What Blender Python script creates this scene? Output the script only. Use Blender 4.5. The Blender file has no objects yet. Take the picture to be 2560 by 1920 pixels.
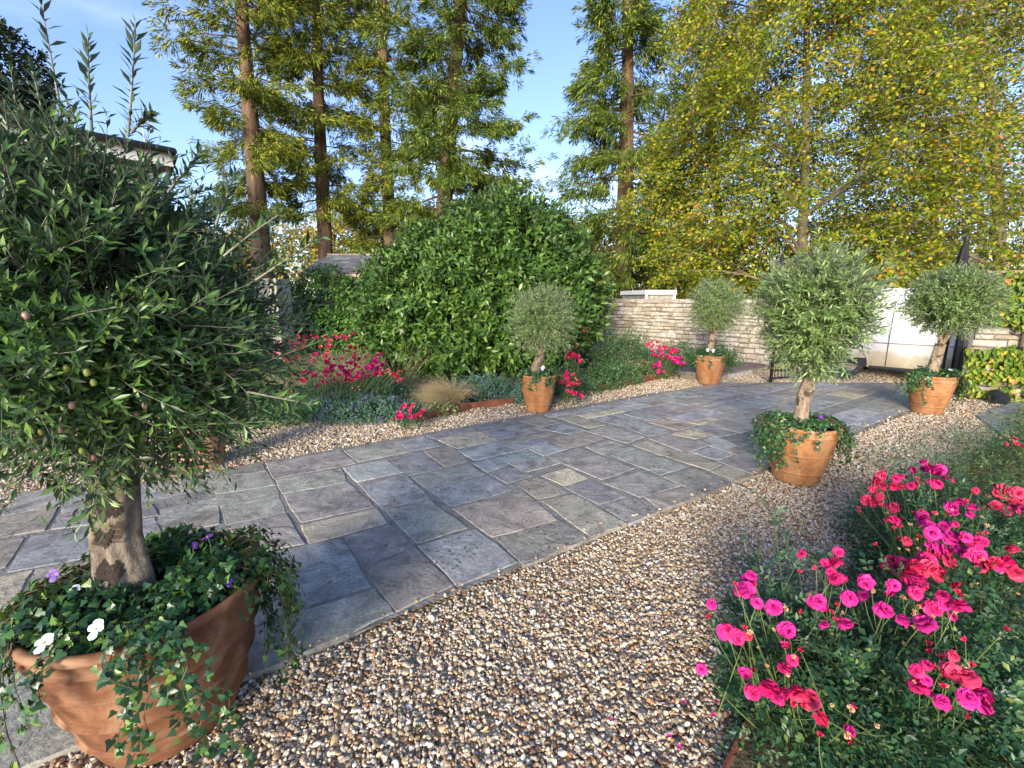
import bpy, math, random
import numpy as np
from mathutils import Vector, Matrix
rng = np.random.default_rng(7); random.seed(7)
S = bpy.context.scene; COL = S.collection
# ---------------------------------------------------------------- camera, sky, sun, exposure
FPX, HC = 1130.0, 1.70                      # focal length in pixels of a 2560 px wide picture, eye height
PIT = math.atan(217 / FPX)
cam = bpy.data.objects.new('camera', bpy.data.cameras.new('camera')); COL.objects.link(cam)
cam.data.sensor_width = 36; cam.data.lens = FPX / 2560 * 36; cam.data.clip_end = 2000; cam.data.clip_start = .05
cam.location = (0, 0, HC); cam.rotation_euler = (math.pi / 2 - PIT, 0, 0); S.camera = cam
SUN_AZ, SUN_EL = math.radians(200), math.radians(16)     # azimuth clockwise from +Y (behind the camera, to the left)
W = bpy.data.worlds.new('World'); S.world = W; W.use_nodes = True
wn, wl = W.node_tree.nodes, W.node_tree.links
bg = wn['Background']; bg.inputs[1].default_value = 0.15
sky = wn.new('ShaderNodeTexSky'); sky.sky_type = 'NISHITA'; sky.sun_disc = False
sky.sun_elevation = SUN_EL; sky.sun_rotation = SUN_AZ; sky.air_density = 1.0; sky.dust_density = .6; sky.ozone_density = 3.0
tc = wn.new('ShaderNodeTexCoord'); mp = wn.new('ShaderNodeMapping'); mp.inputs['Scale'].default_value = (.9, .9, 3.2)
nz = wn.new('ShaderNodeTexNoise'); nz.inputs['Scale'].default_value = 1.6; nz.inputs['Detail'].default_value = 5; nz.inputs['Distortion'].default_value = .6
cr = wn.new('ShaderNodeValToRGB'); cr.color_ramp.elements[0].position = .55; cr.color_ramp.elements[1].position = .90
cr.color_ramp.elements[1].color = (.62, .62, .62, 1)
mx = wn.new('ShaderNodeMix'); mx.data_type = 'RGBA'; mx.inputs[7].default_value = (5.4, 5.9, 6.6, 1)
wl.new(tc.outputs['Generated'], mp.inputs[0]); wl.new(mp.outputs[0], nz.inputs['Vector']); wl.new(nz.outputs['Fac'], cr.inputs[0])
wl.new(cr.outputs[0], mx.inputs[0]); tn = wn.new('ShaderNodeMix'); tn.data_type = 'RGBA'; tn.blend_type = 'MULTIPLY'; tn.inputs[0].default_value = 1; tn.inputs[7].default_value = (.97, .88, 1.0, 1); wl.new(sky.outputs[0], tn.inputs[6]); wl.new(tn.outputs[2], mx.inputs[6]); wl.new(mx.outputs[2], bg.inputs[0])
sun = bpy.data.objects.new('sun', bpy.data.lights.new('sun', 'SUN')); COL.objects.link(sun)
sun.data.energy = 3.0; sun.data.angle = math.radians(20); sun.data.color = (1, .90, .74)
sd = Vector((math.sin(SUN_AZ) * math.cos(SUN_EL), math.cos(SUN_AZ) * math.cos(SUN_EL), math.sin(SUN_EL)))
sun.rotation_euler = sd.to_track_quat('Z', 'Y').to_euler()
S.view_settings.view_transform = 'Standard'; S.view_settings.look = 'None'; S.view_settings.exposure = 1.36
S.view_settings.gamma = 1; S.view_settings.use_curve_mapping = False
S.render.engine = 'CYCLES'; cy = S.cycles
cy.max_bounces = 5; cy.diffuse_bounces = 3; cy.glossy_bounces = 2; cy.transmission_bounces = 3; cy.use_denoising = True
cy.caustics_reflective = False; cy.caustics_refractive = False; cy.blur_glossy = 1.0

# ---------------------------------------------------------------- helpers
_cp, _sp = math.cos(PIT), math.sin(PIT)
def ray(u, v):
    return np.array([u - 1280, FPX * _cp + (960 - v) * _sp, -FPX * _sp + (960 - v) * _cp])
def G(u, v, z=0.0):
    d = ray(u, v); t = (z - HC) / d[2]; return np.array([d[0] * t, d[1] * t, z])
def A(u, v, Y):
    d = ray(u, v); t = Y / d[1]; return np.array([d[0] * t, Y, HC + d[2] * t])
def unit(a):
    return a / np.maximum(np.linalg.norm(a, axis=-1, keepdims=True), 1e-9)
def setp(o, label=None, cat=None, group=None, kind=None):
    if label: o['label'] = label
    if cat: o['category'] = cat
    if group: o['group'] = group
    if kind: o['kind'] = kind
    return o
def link(name, data, parent=None):
    o = bpy.data.objects.new(name, data); COL.objects.link(o)
    if parent is not None: o.parent = parent
    return o
def thing(name, loc, label, cat, group=None, rz=0):
    o = link(name, None); o.location = tuple(float(c) for c in loc); o.rotation_euler = (0, 0, rz); o.empty_display_size = .1
    return setp(o, label, cat, group)
def mk(name, V, F, mat, parent=None, smooth=False, loc=None):
    """V (n,3); F list of lists, or array (m,k). World-space verts; if parent/loc given they are made local by the caller."""
    me = bpy.data.meshes.new(name)
    if isinstance(F, np.ndarray):
        V = np.asarray(V, dtype=np.float32); m, k = F.shape
        me.vertices.add(len(V)); me.vertices.foreach_set('co', V.ravel())
        me.loops.add(m * k); me.loops.foreach_set('vertex_index', F.astype(np.int32).ravel())
        me.polygons.add(m); me.polygons.foreach_set('loop_start', np.arange(0, m * k, k, dtype=np.int32))
        me.update(calc_edges=True)
    else:
        me.from_pydata([tuple(map(float, v)) for v in V], [], F); me.update()
    for mt in (mat if isinstance(mat, (list, tuple)) else [mat]): me.materials.append(mt)
    if smooth: me.polygons.foreach_set('use_smooth', np.ones(len(me.polygons), dtype=bool)); me.update()
    o = link(name, me, parent)
    if loc is not None: o.location = tuple(map(float, loc))
    return o
class Geo:
    def __init__(s): s.V = []; s.F = []; s.n = 0
    def add(s, V, F):
        s.V.extend([tuple(map(float, v)) for v in V]); s.F.extend([[int(i) + s.n for i in f] for f in F]); s.n += len(V)
    def box(s, lo, hi, rz=0, c=(0, 0, 0)):
        x0, y0, z0 = lo; x1, y1, z1 = hi
        V = np.array([[x0, y0, z0], [x1, y0, z0], [x1, y1, z0], [x0, y1, z0], [x0, y0, z1], [x1, y0, z1], [x1, y1, z1], [x0, y1, z1]], float)
        if rz: V[:, :2] = V[:, :2] @ np.array([[math.cos(rz), math.sin(rz)], [-math.sin(rz), math.cos(rz)]])
        s.add(V + np.array(c), [[0, 3, 2, 1], [4, 5, 6, 7], [0, 1, 5, 4], [1, 2, 6, 5], [2, 3, 7, 6], [3, 0, 4, 7]])
    def tube(s, P, R, k=6, cap=False):
        P = np.asarray(P, float); n = len(P); R = np.full(n, R) if np.isscalar(R) else np.asarray(R)
        T = unit(np.gradient(P, axis=0)); ref = np.array([0, 0, 1.]) if abs(T[0][2]) < .9 else np.array([1., 0, 0])
        V = []
        a = np.arange(k) * 2 * math.pi / k
        for i in range(n):
            u = np.cross(ref, T[i]); u = u / max(np.linalg.norm(u), 1e-6); w = np.cross(T[i], u)
            V.extend(P[i] + R[i] * (math.cos(q) * u + math.sin(q) * w) for q in a)
        F = [[i * k + j, i * k + (j + 1) % k, (i + 1) * k + (j + 1) % k, (i + 1) * k + j] for i in range(n - 1) for j in range(k)]
        if cap: F += [list(range(k))[::-1], [(n - 1) * k + j for j in range(k)]]
        s.add(V, F)
    def lathe(s, prof, k=48, c=(0, 0, 0), wob=None):
        V = []
        for (r, z) in prof:
            for j in range(k):
                a = 2 * math.pi * j / k; V.append((c[0] + r * math.cos(a), c[1] + r * math.sin(a), c[2] + z))
        F = [[i * k + j, i * k + (j + 1) % k, (i + 1) * k + (j + 1) % k, (i + 1) * k + j] for i in range(len(prof) - 1) for j in range(k)]
        s.add(V, F)
    def out(s, name, mat, parent=None, smooth=False, loc=None): return mk(name, s.V, s.F, mat, parent, smooth, loc)
# many thin straight/curved twigs at once: polyline array (n,m,3), radii (n,m)
def twigs(P, R, k=3):
    n, m, _ = P.shape; T = unit(np.gradient(P, axis=1)); ref = np.where(np.abs(T[..., 2:3]) < .9, [0, 0, 1.], [1., 0, 0])
    u = unit(np.cross(ref, T)); w = np.cross(T, u); a = np.arange(k) * 2 * math.pi / k
    V = P[:, :, None, :] + R[:, :, None, None] * (np.cos(a)[None, None, :, None] * u[:, :, None, :] + np.sin(a)[None, None, :, None] * w[:, :, None, :])
    base = (np.arange(n) * m * k)[:, None, None]; i = np.arange(m - 1)[None, :, None]; j = np.arange(k)[None, None, :]
    q = np.stack([base + i * k + j, base + i * k + (j + 1) % k, base + (i + 1) * k + (j + 1) % k, base + (i + 1) * k + j], -1)
    return V.reshape(-1, 3), q.reshape(-1, 4)
def frames(D, N):
    D = unit(D); Y = unit(np.cross(N, D)); Z = np.cross(D, Y)
    return np.stack([D, Y, Z], 1)           # rows are the axes
def scatter(TV, TF, P, R, sc):
    """template along +x, normal +z -> joined arrays"""
    sc = np.asarray(sc); sc = sc[:, None] if sc.ndim == 1 else sc
    V = np.einsum('kj,nji->nki', TV, R) if sc.shape[1] == 1 else None
    if V is None: V = np.einsum('nkj,nji->nki', TV[None] * sc[:, None, :], R)
    else: V = V * sc[:, None, :]
    V = V + P[:, None, :]
    k = len(TV); F = TF[None] + (np.arange(len(P)) * k)[:, None, None]
    return V.reshape(-1, 3), F.reshape(-1, TF.shape[1])
def matrices(P, R, sc):
    out = []
    for p, r, s_ in zip(P, R, sc):
        s3 = (s_,) * 3 if np.isscalar(s_) or np.ndim(s_) == 0 else s_
        out.append(Matrix([[float(r[j][i] * s3[j]) for j in range(3)] + [float(p[i])] for i in range(3)] + [[0, 0, 0, 1]]))
    return out
# templates: leaf of unit length along +x
def leaf_t(w, curl=.1, fold=.12, belly=.45):
    V = np.array([[0, 0, 0], [belly * .7, w / 2, fold * w], [belly * .7, -w / 2, fold * w], [.75, w * .36, fold * w - curl * .5], [.75, -w * .36, fold * w - curl * .5], [1, 0, -curl],
                  [belly * .7, 0, 0], [.75, 0, -curl * .5]])
    return V, np.array([[0, 6, 1, 1], [0, 2, 6, 6], [6, 7, 3, 1], [2, 4, 7, 6], [7, 5, 3, 3], [4, 5, 7, 7]])
def tri(F):  # quads with repeated verts -> triangles
    out = []
    for f in F:
        if f[2] == f[3]: out.append([f[0], f[1], f[2]])
        else: out += [[f[0], f[1], f[2]], [f[0], f[2], f[3]]]
    return np.array(out)
def L(w, curl=.1, fold=.12, belly=.45):
    V, F = leaf_t(w, curl, fold, belly); return V, tri(F)
def K(w, curl=.08, fold=.12, belly=.5):      # cheap leaf: four triangles folded along the midrib
    return np.array([[0, 0, 0], [belly, w / 2, fold * w], [belly, -w / 2, fold * w], [1, 0, -curl], [belly, 0, -curl * .25]]), np.array([[0, 4, 1], [0, 2, 4], [4, 3, 1], [2, 3, 4]])
OLIVE = K(.27, .07, .14, .5); ROUND = L(.62, .10, .15, .6); SERR = K(.56, .10, .18, .45)
DIAM = (np.array([[0, 0, 0], [.45, .30, .05], [.45, -.30, .05], [1, 0, -.06]]), np.array([[0, 2, 1], [2, 3, 1]]))
NEED = (np.array([[0, 0, 0], [.45, .065, 0], [.45, -.065, 0], [1, 0, 0]]), np.array([[0, 2, 1], [2, 3, 1]]))
_iv = np.array([[0, 0, 0], [-.12, .26, .02], [.10, .55, -.03], [.42, .30, .03], [1, 0, -.08], [.42, -.30, .03], [.10, -.55, -.03], [-.12, -.26, .02], [.38, 0, .05]])
IVY = (_iv, np.array([[8, 0, 7], [8, 7, 6], [8, 6, 5], [8, 5, 4], [8, 4, 3], [8, 3, 2], [8, 2, 1], [8, 1, 0]])[:, ::-1])
def rdir(n):
    return unit(rng.normal(size=(n, 3)))

# ---------------------------------------------------------------- materials
def newmat(name):
    m = bpy.data.materials.new(name); m.use_nodes = True; nt = m.node_tree; b = nt.nodes['Principled BSDF']
    return m, nt.nodes, nt.links, b
def ramp(nd, cols, interp='LINEAR'):
    r = nd.new('ShaderNodeValToRGB'); r.color_ramp.interpolation = interp; e = r.color_ramp.elements
    while len(e) < len(cols): e.new(.5)
    for i, (p, c) in enumerate(cols): e[i].position = p; e[i].color = (*c, 1)
    return r
def noise(nd, lk, vec, scale, detail=4, rough=.55, dist=0):
    n = nd.new('ShaderNodeTexNoise'); n.inputs['Scale'].default_value = scale; n.inputs['Detail'].default_value = detail
    n.inputs['Roughness'].default_value = rough; n.inputs['Distortion'].default_value = dist
    if vec is not None: lk.new(vec, n.inputs['Vector'])
    return n
def mixc(nd, lk, fac, a, b, mode='MIX'):
    m = nd.new('ShaderNodeMix'); m.data_type = 'RGBA'; m.blend_type = mode
    for s, v in ((m.inputs[0], fac), (m.inputs[6], a), (m.inputs[7], b)):
        if hasattr(v, 'links'): lk.new(v, s)
        elif isinstance(v, (int, float)): s.default_value = v
        else: s.default_value = (*v, 1)
    return m.outputs[2]
def bump(nd, lk, b, h, strength=.5, dist=.01):
    n = nd.new('ShaderNodeBump'); n.inputs['Strength'].default_value = strength; n.inputs['Distance'].default_value = dist
    lk.new(h, n.inputs['Height']); lk.new(n.outputs[0], b.inputs['Normal'])
def math_(nd, lk, op, a, b=None):
    m = nd.new('ShaderNodeMath'); m.operation = op
    for i, v in enumerate((a, b)):
        if v is None: continue
        if hasattr(v, 'links'): lk.new(v, m.inputs[i])
        else: m.inputs[i].default_value = v
    return m.outputs[0]
def leafmat(name, cols, rough=.45, trans=.25, under=None, big=None, spec=.35, nscale=1.2):
    m, nd, lk, b = newmat(name)
    g = nd.new('ShaderNodeNewGeometry'); oi = nd.new('ShaderNodeObjectInfo')
    f = math_(nd, lk, 'FRACT', math_(nd, lk, 'ADD', g.outputs['Random Per Island'], oi.outputs['Random']))
    if big:      # drift of hue from one part of the plant to another
        n = noise(nd, lk, g.outputs['Position'], nscale, 3); f2 = math_(nd, lk, 'MULTIPLY_ADD', n.outputs['Fac'], big)
        f2.node.inputs[2].default_value = -.5 * big; f = math_(nd, lk, 'ADD', f, f2); f.node.use_clamp = True
    r = ramp(nd, cols); lk.new(f, r.inputs[0]); c = r.outputs[0]
    if under: c = mixc(nd, lk, g.outputs['Backfacing'], c, under)
    lk.new(c, b.inputs['Base Color']); b.inputs['Roughness'].default_value = rough; b.inputs['Specular IOR Level'].default_value = spec
    if trans:
        t = nd.new('ShaderNodeBsdfTranslucent'); lk.new(mixc(nd, lk, .5, c, (.30, .42, .03)), t.inputs[0]) if under is None else lk.new(c, t.inputs[0])
        ms = nd.new('ShaderNodeMixShader'); ms.inputs[0].default_value = trans
        lk.new(b.outputs[0], ms.inputs[1]); lk.new(t.outputs[0], ms.inputs[2]); lk.new(ms.outputs[0], nd['Material Output'].inputs[0])
    return m
def plain(name, col, rough=.6, nsc=None, var=.3, bmp=0, metal=0, bscale=60, spec=.5):
    m, nd, lk, b = newmat(name); b.inputs['Roughness'].default_value = rough; b.inputs['Metallic'].default_value = metal; b.inputs['Specular IOR Level'].default_value = spec
    t = nd.new('ShaderNodeTexCoord')
    if nsc:
        n = noise(nd, lk, t.outputs['Object'], nsc, 5)
        r = ramp(nd, [(.3, tuple(c * (1 - var) for c in col)), (.7, tuple(min(1, c * (1 + var)) for c in col))]); lk.new(n.outputs['Fac'], r.inputs[0]); lk.new(r.outputs[0], b.inputs['Base Color'])
    else: b.inputs['Base Color'].default_value = (*col, 1)
    if bmp: n2 = noise(nd, lk, t.outputs['Object'], bscale, 5); bump(nd, lk, b, n2.outputs['Fac'], bmp, .02)
    return m
M = {}
M['olive_dark'] = leafmat('olive_leaf_dark', [(0, (0.025, 0.063, 0.018)), (.55, (0.048, 0.113, 0.029)), (.85, (0.092, 0.193, 0.037)), (1, (0.195, 0.345, 0.052))], .38, .18, (.085, .125, .075), spec=.45)
M['olive_grey'] = leafmat('olive_leaf_grey', [(0, (0.072, 0.131, 0.034)), (.5, (0.139, 0.235, 0.058)), (.85, (0.240, 0.352, 0.103)), (1, (0.396, 0.496, 0.168))], .42, .2, (.22, .27, .17), spec=.4)
M['ivy'] = leafmat('ivy_leaf', [(0, (.012, .045, .022)), (.6, (.03, .095, .032)), (.88, (.07, .17, .035)), (1, (.20, .30, .06))], .35, .15, spec=.45)
M['bush'] = leafmat('glossy_bush_leaf', [(0, (0.027, 0.073, 0.015)), (.5, (0.064, 0.142, 0.022)), (.85, (0.118, 0.224, 0.036)), (1, (0.205, 0.312, 0.061))], .33, .2, (.09, .14, .045), big=.5, nscale=.7, spec=.45)
M['rose_leaf'] = leafmat('rose_leaf', [(0, (.010, .042, .024)), (.6, (.025, .085, .038)), (.9, (.06, .14, .04)), (1, (.16, .21, .05))], .4, .15, (.06, .11, .06), spec=.4)
M['mint'] = leafmat('catmint_leaf', [(0, (0.044, 0.106, 0.069)), (.6, (0.081, 0.175, 0.106)), (1, (0.150, 0.263, 0.150))], .7, .2, spec=.2)
M['mint_flower'] = leafmat('catmint_flower', [(0, (.13, .12, .30)), (1, (.28, .27, .50))], .7, .2, (.2, .2, .4), spec=.1)
M['cover'] = leafmat('ground_cover_leaf', [(0, (0.029, 0.081, 0.040)), (.5, (0.057, 0.138, 0.052)), (.9, (0.127, 0.218, 0.069)), (1, (0.253, 0.276, 0.103))], .55, .2, spec=.3)
M['blade'] = leafmat('grass_blade', [(0, (.08, .14, .04)), (.5, (.17, .21, .07)), (1, (.38, .32, .15))], .6, .25, (.2, .22, .1), spec=.25)
M['straw'] = leafmat('straw_grass', [(0, (0.396, 0.297, 0.143)), (.6, (0.572, 0.462, 0.242)), (1, (0.726, 0.616, 0.374))], .6, .25, (.5, .4, .22), spec=.25)
M['sequoia'] = leafmat('sequoia_spray', [(0, (0.097, 0.154, 0.021)), (.5, (0.228, 0.279, 0.030)), (.85, (0.406, 0.412, 0.046)), (1, (0.617, 0.531, 0.076))], .6, .25, (.08, .12, .02), big=.5, nscale=.35, spec=.2)
M['spruce'] = leafmat('fir_spray', [(0, (0.053, 0.103, 0.018)), (.5, (0.125, 0.199, 0.029)), (.85, (0.240, 0.302, 0.039)), (1, (0.386, 0.394, 0.058))], .6, .22, (.07, .11, .02), big=.5, nscale=.35, spec=.2)
M['beech'] = leafmat('beech_leaf_autumn', [(0, (0.061, 0.129, 0.009)), (.40, (0.148, 0.235, 0.013)), (.66, (0.297, 0.347, 0.017)), (.88, (0.492, 0.425, 0.026)), (.98, (0.564, 0.335, 0.032)), (1, (0.512, 0.157, 0.032))], .5, .35, (.28, .30, .02), big=.7, nscale=.35, spec=.25)
M['beech_dull'] = leafmat('beech_leaf_dull', [(0, (0.091, 0.130, 0.021)), (.5, (0.221, 0.260, 0.039)), (.88, (0.390, 0.364, 0.065)), (1, (0.520, 0.286, 0.078))], .5, .3, (.2, .22, .04), big=.6, nscale=.4, spec=.25)
M['far_autumn'] = leafmat('far_autumn_leaf', [(0, (0.138, 0.149, 0.023)), (.5, (0.345, 0.310, 0.057)), (.85, (0.517, 0.391, 0.092)), (1, (0.483, 0.230, 0.057))], .6, .3, (.3, .28, .05), big=.7, nscale=.3, spec=.2)
M['far_green'] = leafmat('far_green_leaf', [(0, (0.048, 0.068, 0.021)), (.5, (0.096, 0.120, 0.035)), (1, (0.176, 0.180, 0.056))], .6, .3, (.14, .17, .05), big=.5, nscale=.3, spec=.2)
M['dark_tree'] = leafmat('dark_tree_leaf', [(0, (.015, .025, .012)), (1, (.04, .06, .02))], .6, .1, (.03, .045, .02), spec=.2)
M['creeper'] = leafmat('creeper_leaf', [(0, (0.054, 0.120, 0.014)), (.5, (0.132, 0.228, 0.022)), (.85, (0.324, 0.360, 0.036)), (.96, (0.504, 0.360, 0.060)), (1, (0.624, 0.216, 0.096))], .5, .25, (.2, .26, .05), big=.6, nscale=1.5, spec=.3)
M['wallivy'] = leafmat('wall_climber_leaf', [(0, (0.027, 0.083, 0.018)), (.6, (0.075, 0.180, 0.030)), (1, (0.195, 0.360, 0.060))], .45, .2, (.08, .14, .04), big=.5, nscale=1.5, spec=.35)
def petal(name, cols): return leafmat(name, cols, .5, .22, cols[-1][1], spec=.2)
M['pink'] = petal('rose_petal_pink', [(0, (.42, .004, .07)), (.5, (.60, .008, .12)), (1, (.72, .03, .19))])
M['magenta'] = petal('rose_petal_magenta', [(0, (.36, .004, .10)), (.5, (.52, .008, .17)), (1, (.66, .03, .26))])
M['wilt'] = petal('rose_petal_wilted', [(0, (.60, .16, .10)), (.5, (.72, .34, .18)), (1, (.66, .44, .24))])
M['coral'] = petal('rose_petal_coral', [(0, (.42, .006, .045)), (.5, (.58, .014, .085)), (1, (.68, .05, .13))])
M['white_petal'] = plain('white_petal', (.55, .58, .62), .6, 60, .18); M['yellow'] = plain('viola_centre', (.6, .42, .03), .6); M['violet_petal'] = plain('violet_petal', (.10, .02, .25), .5)
M['olive_g'] = leafmat('olive_fruit_green', [(0, (.22, .28, .05)), (1, (.34, .38, .10))], .3, 0); M['olive_p'] = leafmat('olive_fruit_pink', [(0, (.30, .12, .12)), (1, (.42, .25, .20))], .3, 0)
M['scar'] = plain('bark_scar', (.040, .027, .020), .95, 60, .5, .8, bscale=140)
M['twig'] = plain('olive_twig', (.20, .19, .14), .7, 8, .3); M['stem'] = plain('green_stem', (.12, .17, .05), .55, 6, .3)
M['vine'] = plain('vine_stem', (.10, .07, .03), .6); M['soil'] = plain('dark_soil', (.030, .022, .015), .95, 30, .5, .8)
M['beech_bark'] = plain('beech_bark', (.24, .20, .14), .8, 1.5, .35, .5, bscale=6)
M['dark_bark'] = plain('dark_bark', (.07, .055, .035), .85, 2, .4, .6, bscale=8)
M['black'] = plain('black_iron', (.012, .013, .014), .38); M['black_plastic'] = plain('black_plastic', (.02, .022, .025), .35)
M['rubber'] = plain('tyre_rubber', (.022, .022, .022), .75, 20, .3); M['hub'] = plain('dusty_wheel_hub', (.30, .28, .24), .5, 9, .4)
M['black_cloth'] = plain('black_canopy_cloth', (.010, .011, .014), .8)
M['corten'] = plain('rusted_steel', (.16, .055, .028), .75, 7, .45, .3); M['white_paint'] = plain('white_paint', (.74, .74, .72), .35, 3, .06)
M['cream_render'] = plain('cream_render', (.58, .52, .40), .85, 4, .15, .3); M['glass'] = plain('dark_glass', (.02, .025, .03), .08)
M['wood_white'] = plain('white_fascia', (.66, .65, .60), .6, 5, .12)

def mat_bark(name, c0, c1, vs, moss=False):
    m, nd, lk, b = newmat(name); t = nd.new('ShaderNodeTexCoord'); mp_ = nd.new('ShaderNodeMapping'); mp_.inputs['Scale'].default_value = (1, 1, vs); lk.new(t.outputs['Object'], mp_.inputs[0])
    n = noise(nd, lk, mp_.outputs[0], 5 if not moss else 34, 7, .65, .4); r = ramp(nd, [(.34, c0), (.5, tuple((x + y) / 2 for x, y in zip(c0, c1))), (.66, c1)]); lk.new(n.outputs['Fac'], r.inputs[0])
    c = r.outputs[0]
    if moss:
        n2 = noise(nd, lk, t.outputs['Object'], 11, 4, .5); r2 = ramp(nd, [(.60, (0, 0, 0)), (.68, (.8, .8, .8))]); lk.new(n2.outputs['Fac'], r2.inputs[0]); c = mixc(nd, lk, r2.outputs[0], c, (.20, .155, .035))
        n4 = noise(nd, lk, t.outputs['Object'], 7.3, 5, .55, .5); r4 = ramp(nd, [(.555, (0, 0, 0)), (.585, (.92, .92, .92))]); lk.new(n4.outputs['Fac'], r4.inputs[0]); c = mixc(nd, lk, r4.outputs[0], c, (.045, .030, .022))
        n5 = noise(nd, lk, t.outputs['Object'], 90, 3, .6); r5 = ramp(nd, [(.66, (0, 0, 0)), (.70, (.9, .9, .9))]); lk.new(n5.outputs['Fac'], r5.inputs[0]); c = mixc(nd, lk, r5.outputs[0], c, (.05, .035, .022))
    lk.new(c, b.inputs['Base Color']); b.inputs['Roughness'].default_value = .88
    n3 = noise(nd, lk, mp_.outputs[0], 9 if not moss else 70, 8, .7); bump(nd, lk, b, n3.outputs['Fac'], .9, .06 if not moss else .008)
    return m
M['olive_bark'] = mat_bark('olive_bark', (.075, .055, .038), (.27, .225, .165), .45, True)
M['olive_bark_pale'] = mat_bark('olive_bark_pale', (.13, .09, .06), (.36, .28, .19), .4, True)
M['redwood'] = mat_bark('redwood_bark', (.065, .040, .024), (.21, .13, .080), .12)

def mat_terracotta(name, c0, c1):
    m, nd, lk, b = newmat(name); t = nd.new('ShaderNodeTexCoord'); n = noise(nd, lk, t.outputs['Object'], 5, 6, .6, .3)
    r = ramp(nd, [(.3, c0), (.68, c1)]); lk.new(n.outputs['Fac'], r.inputs[0])
    mp_ = nd.new('ShaderNodeMapping'); mp_.inputs['Scale'].default_value = (.25, .25, 1); lk.new(t.outputs['Object'], mp_.inputs[0])
    n2 = noise(nd, lk, mp_.outputs[0], 60, 5, .7); r2 = ramp(nd, [(.35, (.74, .74, .74)), (.65, (1.12, 1.1, 1.08))]); lk.new(n2.outputs['Fac'], r2.inputs[0])
    c = mixc(nd, lk, .55, r.outputs[0], r2.outputs[0], 'MULTIPLY')
    n8 = noise(nd, lk, t.outputs['Object'], 13, 6, .7, .6); r8 = ramp(nd, [(.42, (.62, .60, .60)), (.60, (1.08, 1.08, 1.08))]); lk.new(n8.outputs['Fac'], r8.inputs[0]); c = mixc(nd, lk, .6, c, r8.outputs[0], 'MULTIPLY')
    n3 = noise(nd, lk, t.outputs['Object'], 2.6, 5, .6, 1.2); r3 = ramp(nd, [(.50, (0, 0, 0)), (.66, (.60, .60, .60))]); lk.new(n3.outputs['Fac'], r3.inputs[0]); c = mixc(nd, lk, r3.outputs[0], c, (.46, .29, .17))
    n4 = noise(nd, lk, t.outputs['Object'], 95, 2, .5); r4 = ramp(nd, [(.70, (0, 0, 0)), (.74, (.7, .7, .7))]); lk.new(n4.outputs['Fac'], r4.inputs[0]); c = mixc(nd, lk, r4.outputs[0], c, (.16, .07, .035))
    lk.new(c, b.inputs['Base Color']); b.inputs['Roughness'].default_value = .82; b.inputs['Specular IOR Level'].default_value = .3
    bump(nd, lk, b, n8.outputs['Fac'], .12, .002); return m
M['terra'] = mat_terracotta('terracotta', (.30, .125, .046), (.42, .200, .080)); M['terra_dark'] = mat_terracotta('terracotta_brown', (.15, .062, .030), (.24, .108, .050)); M['terra_pink'] = mat_terracotta('terracotta_pink', (.36, .16, .09), (.44, .22, .12))

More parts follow.
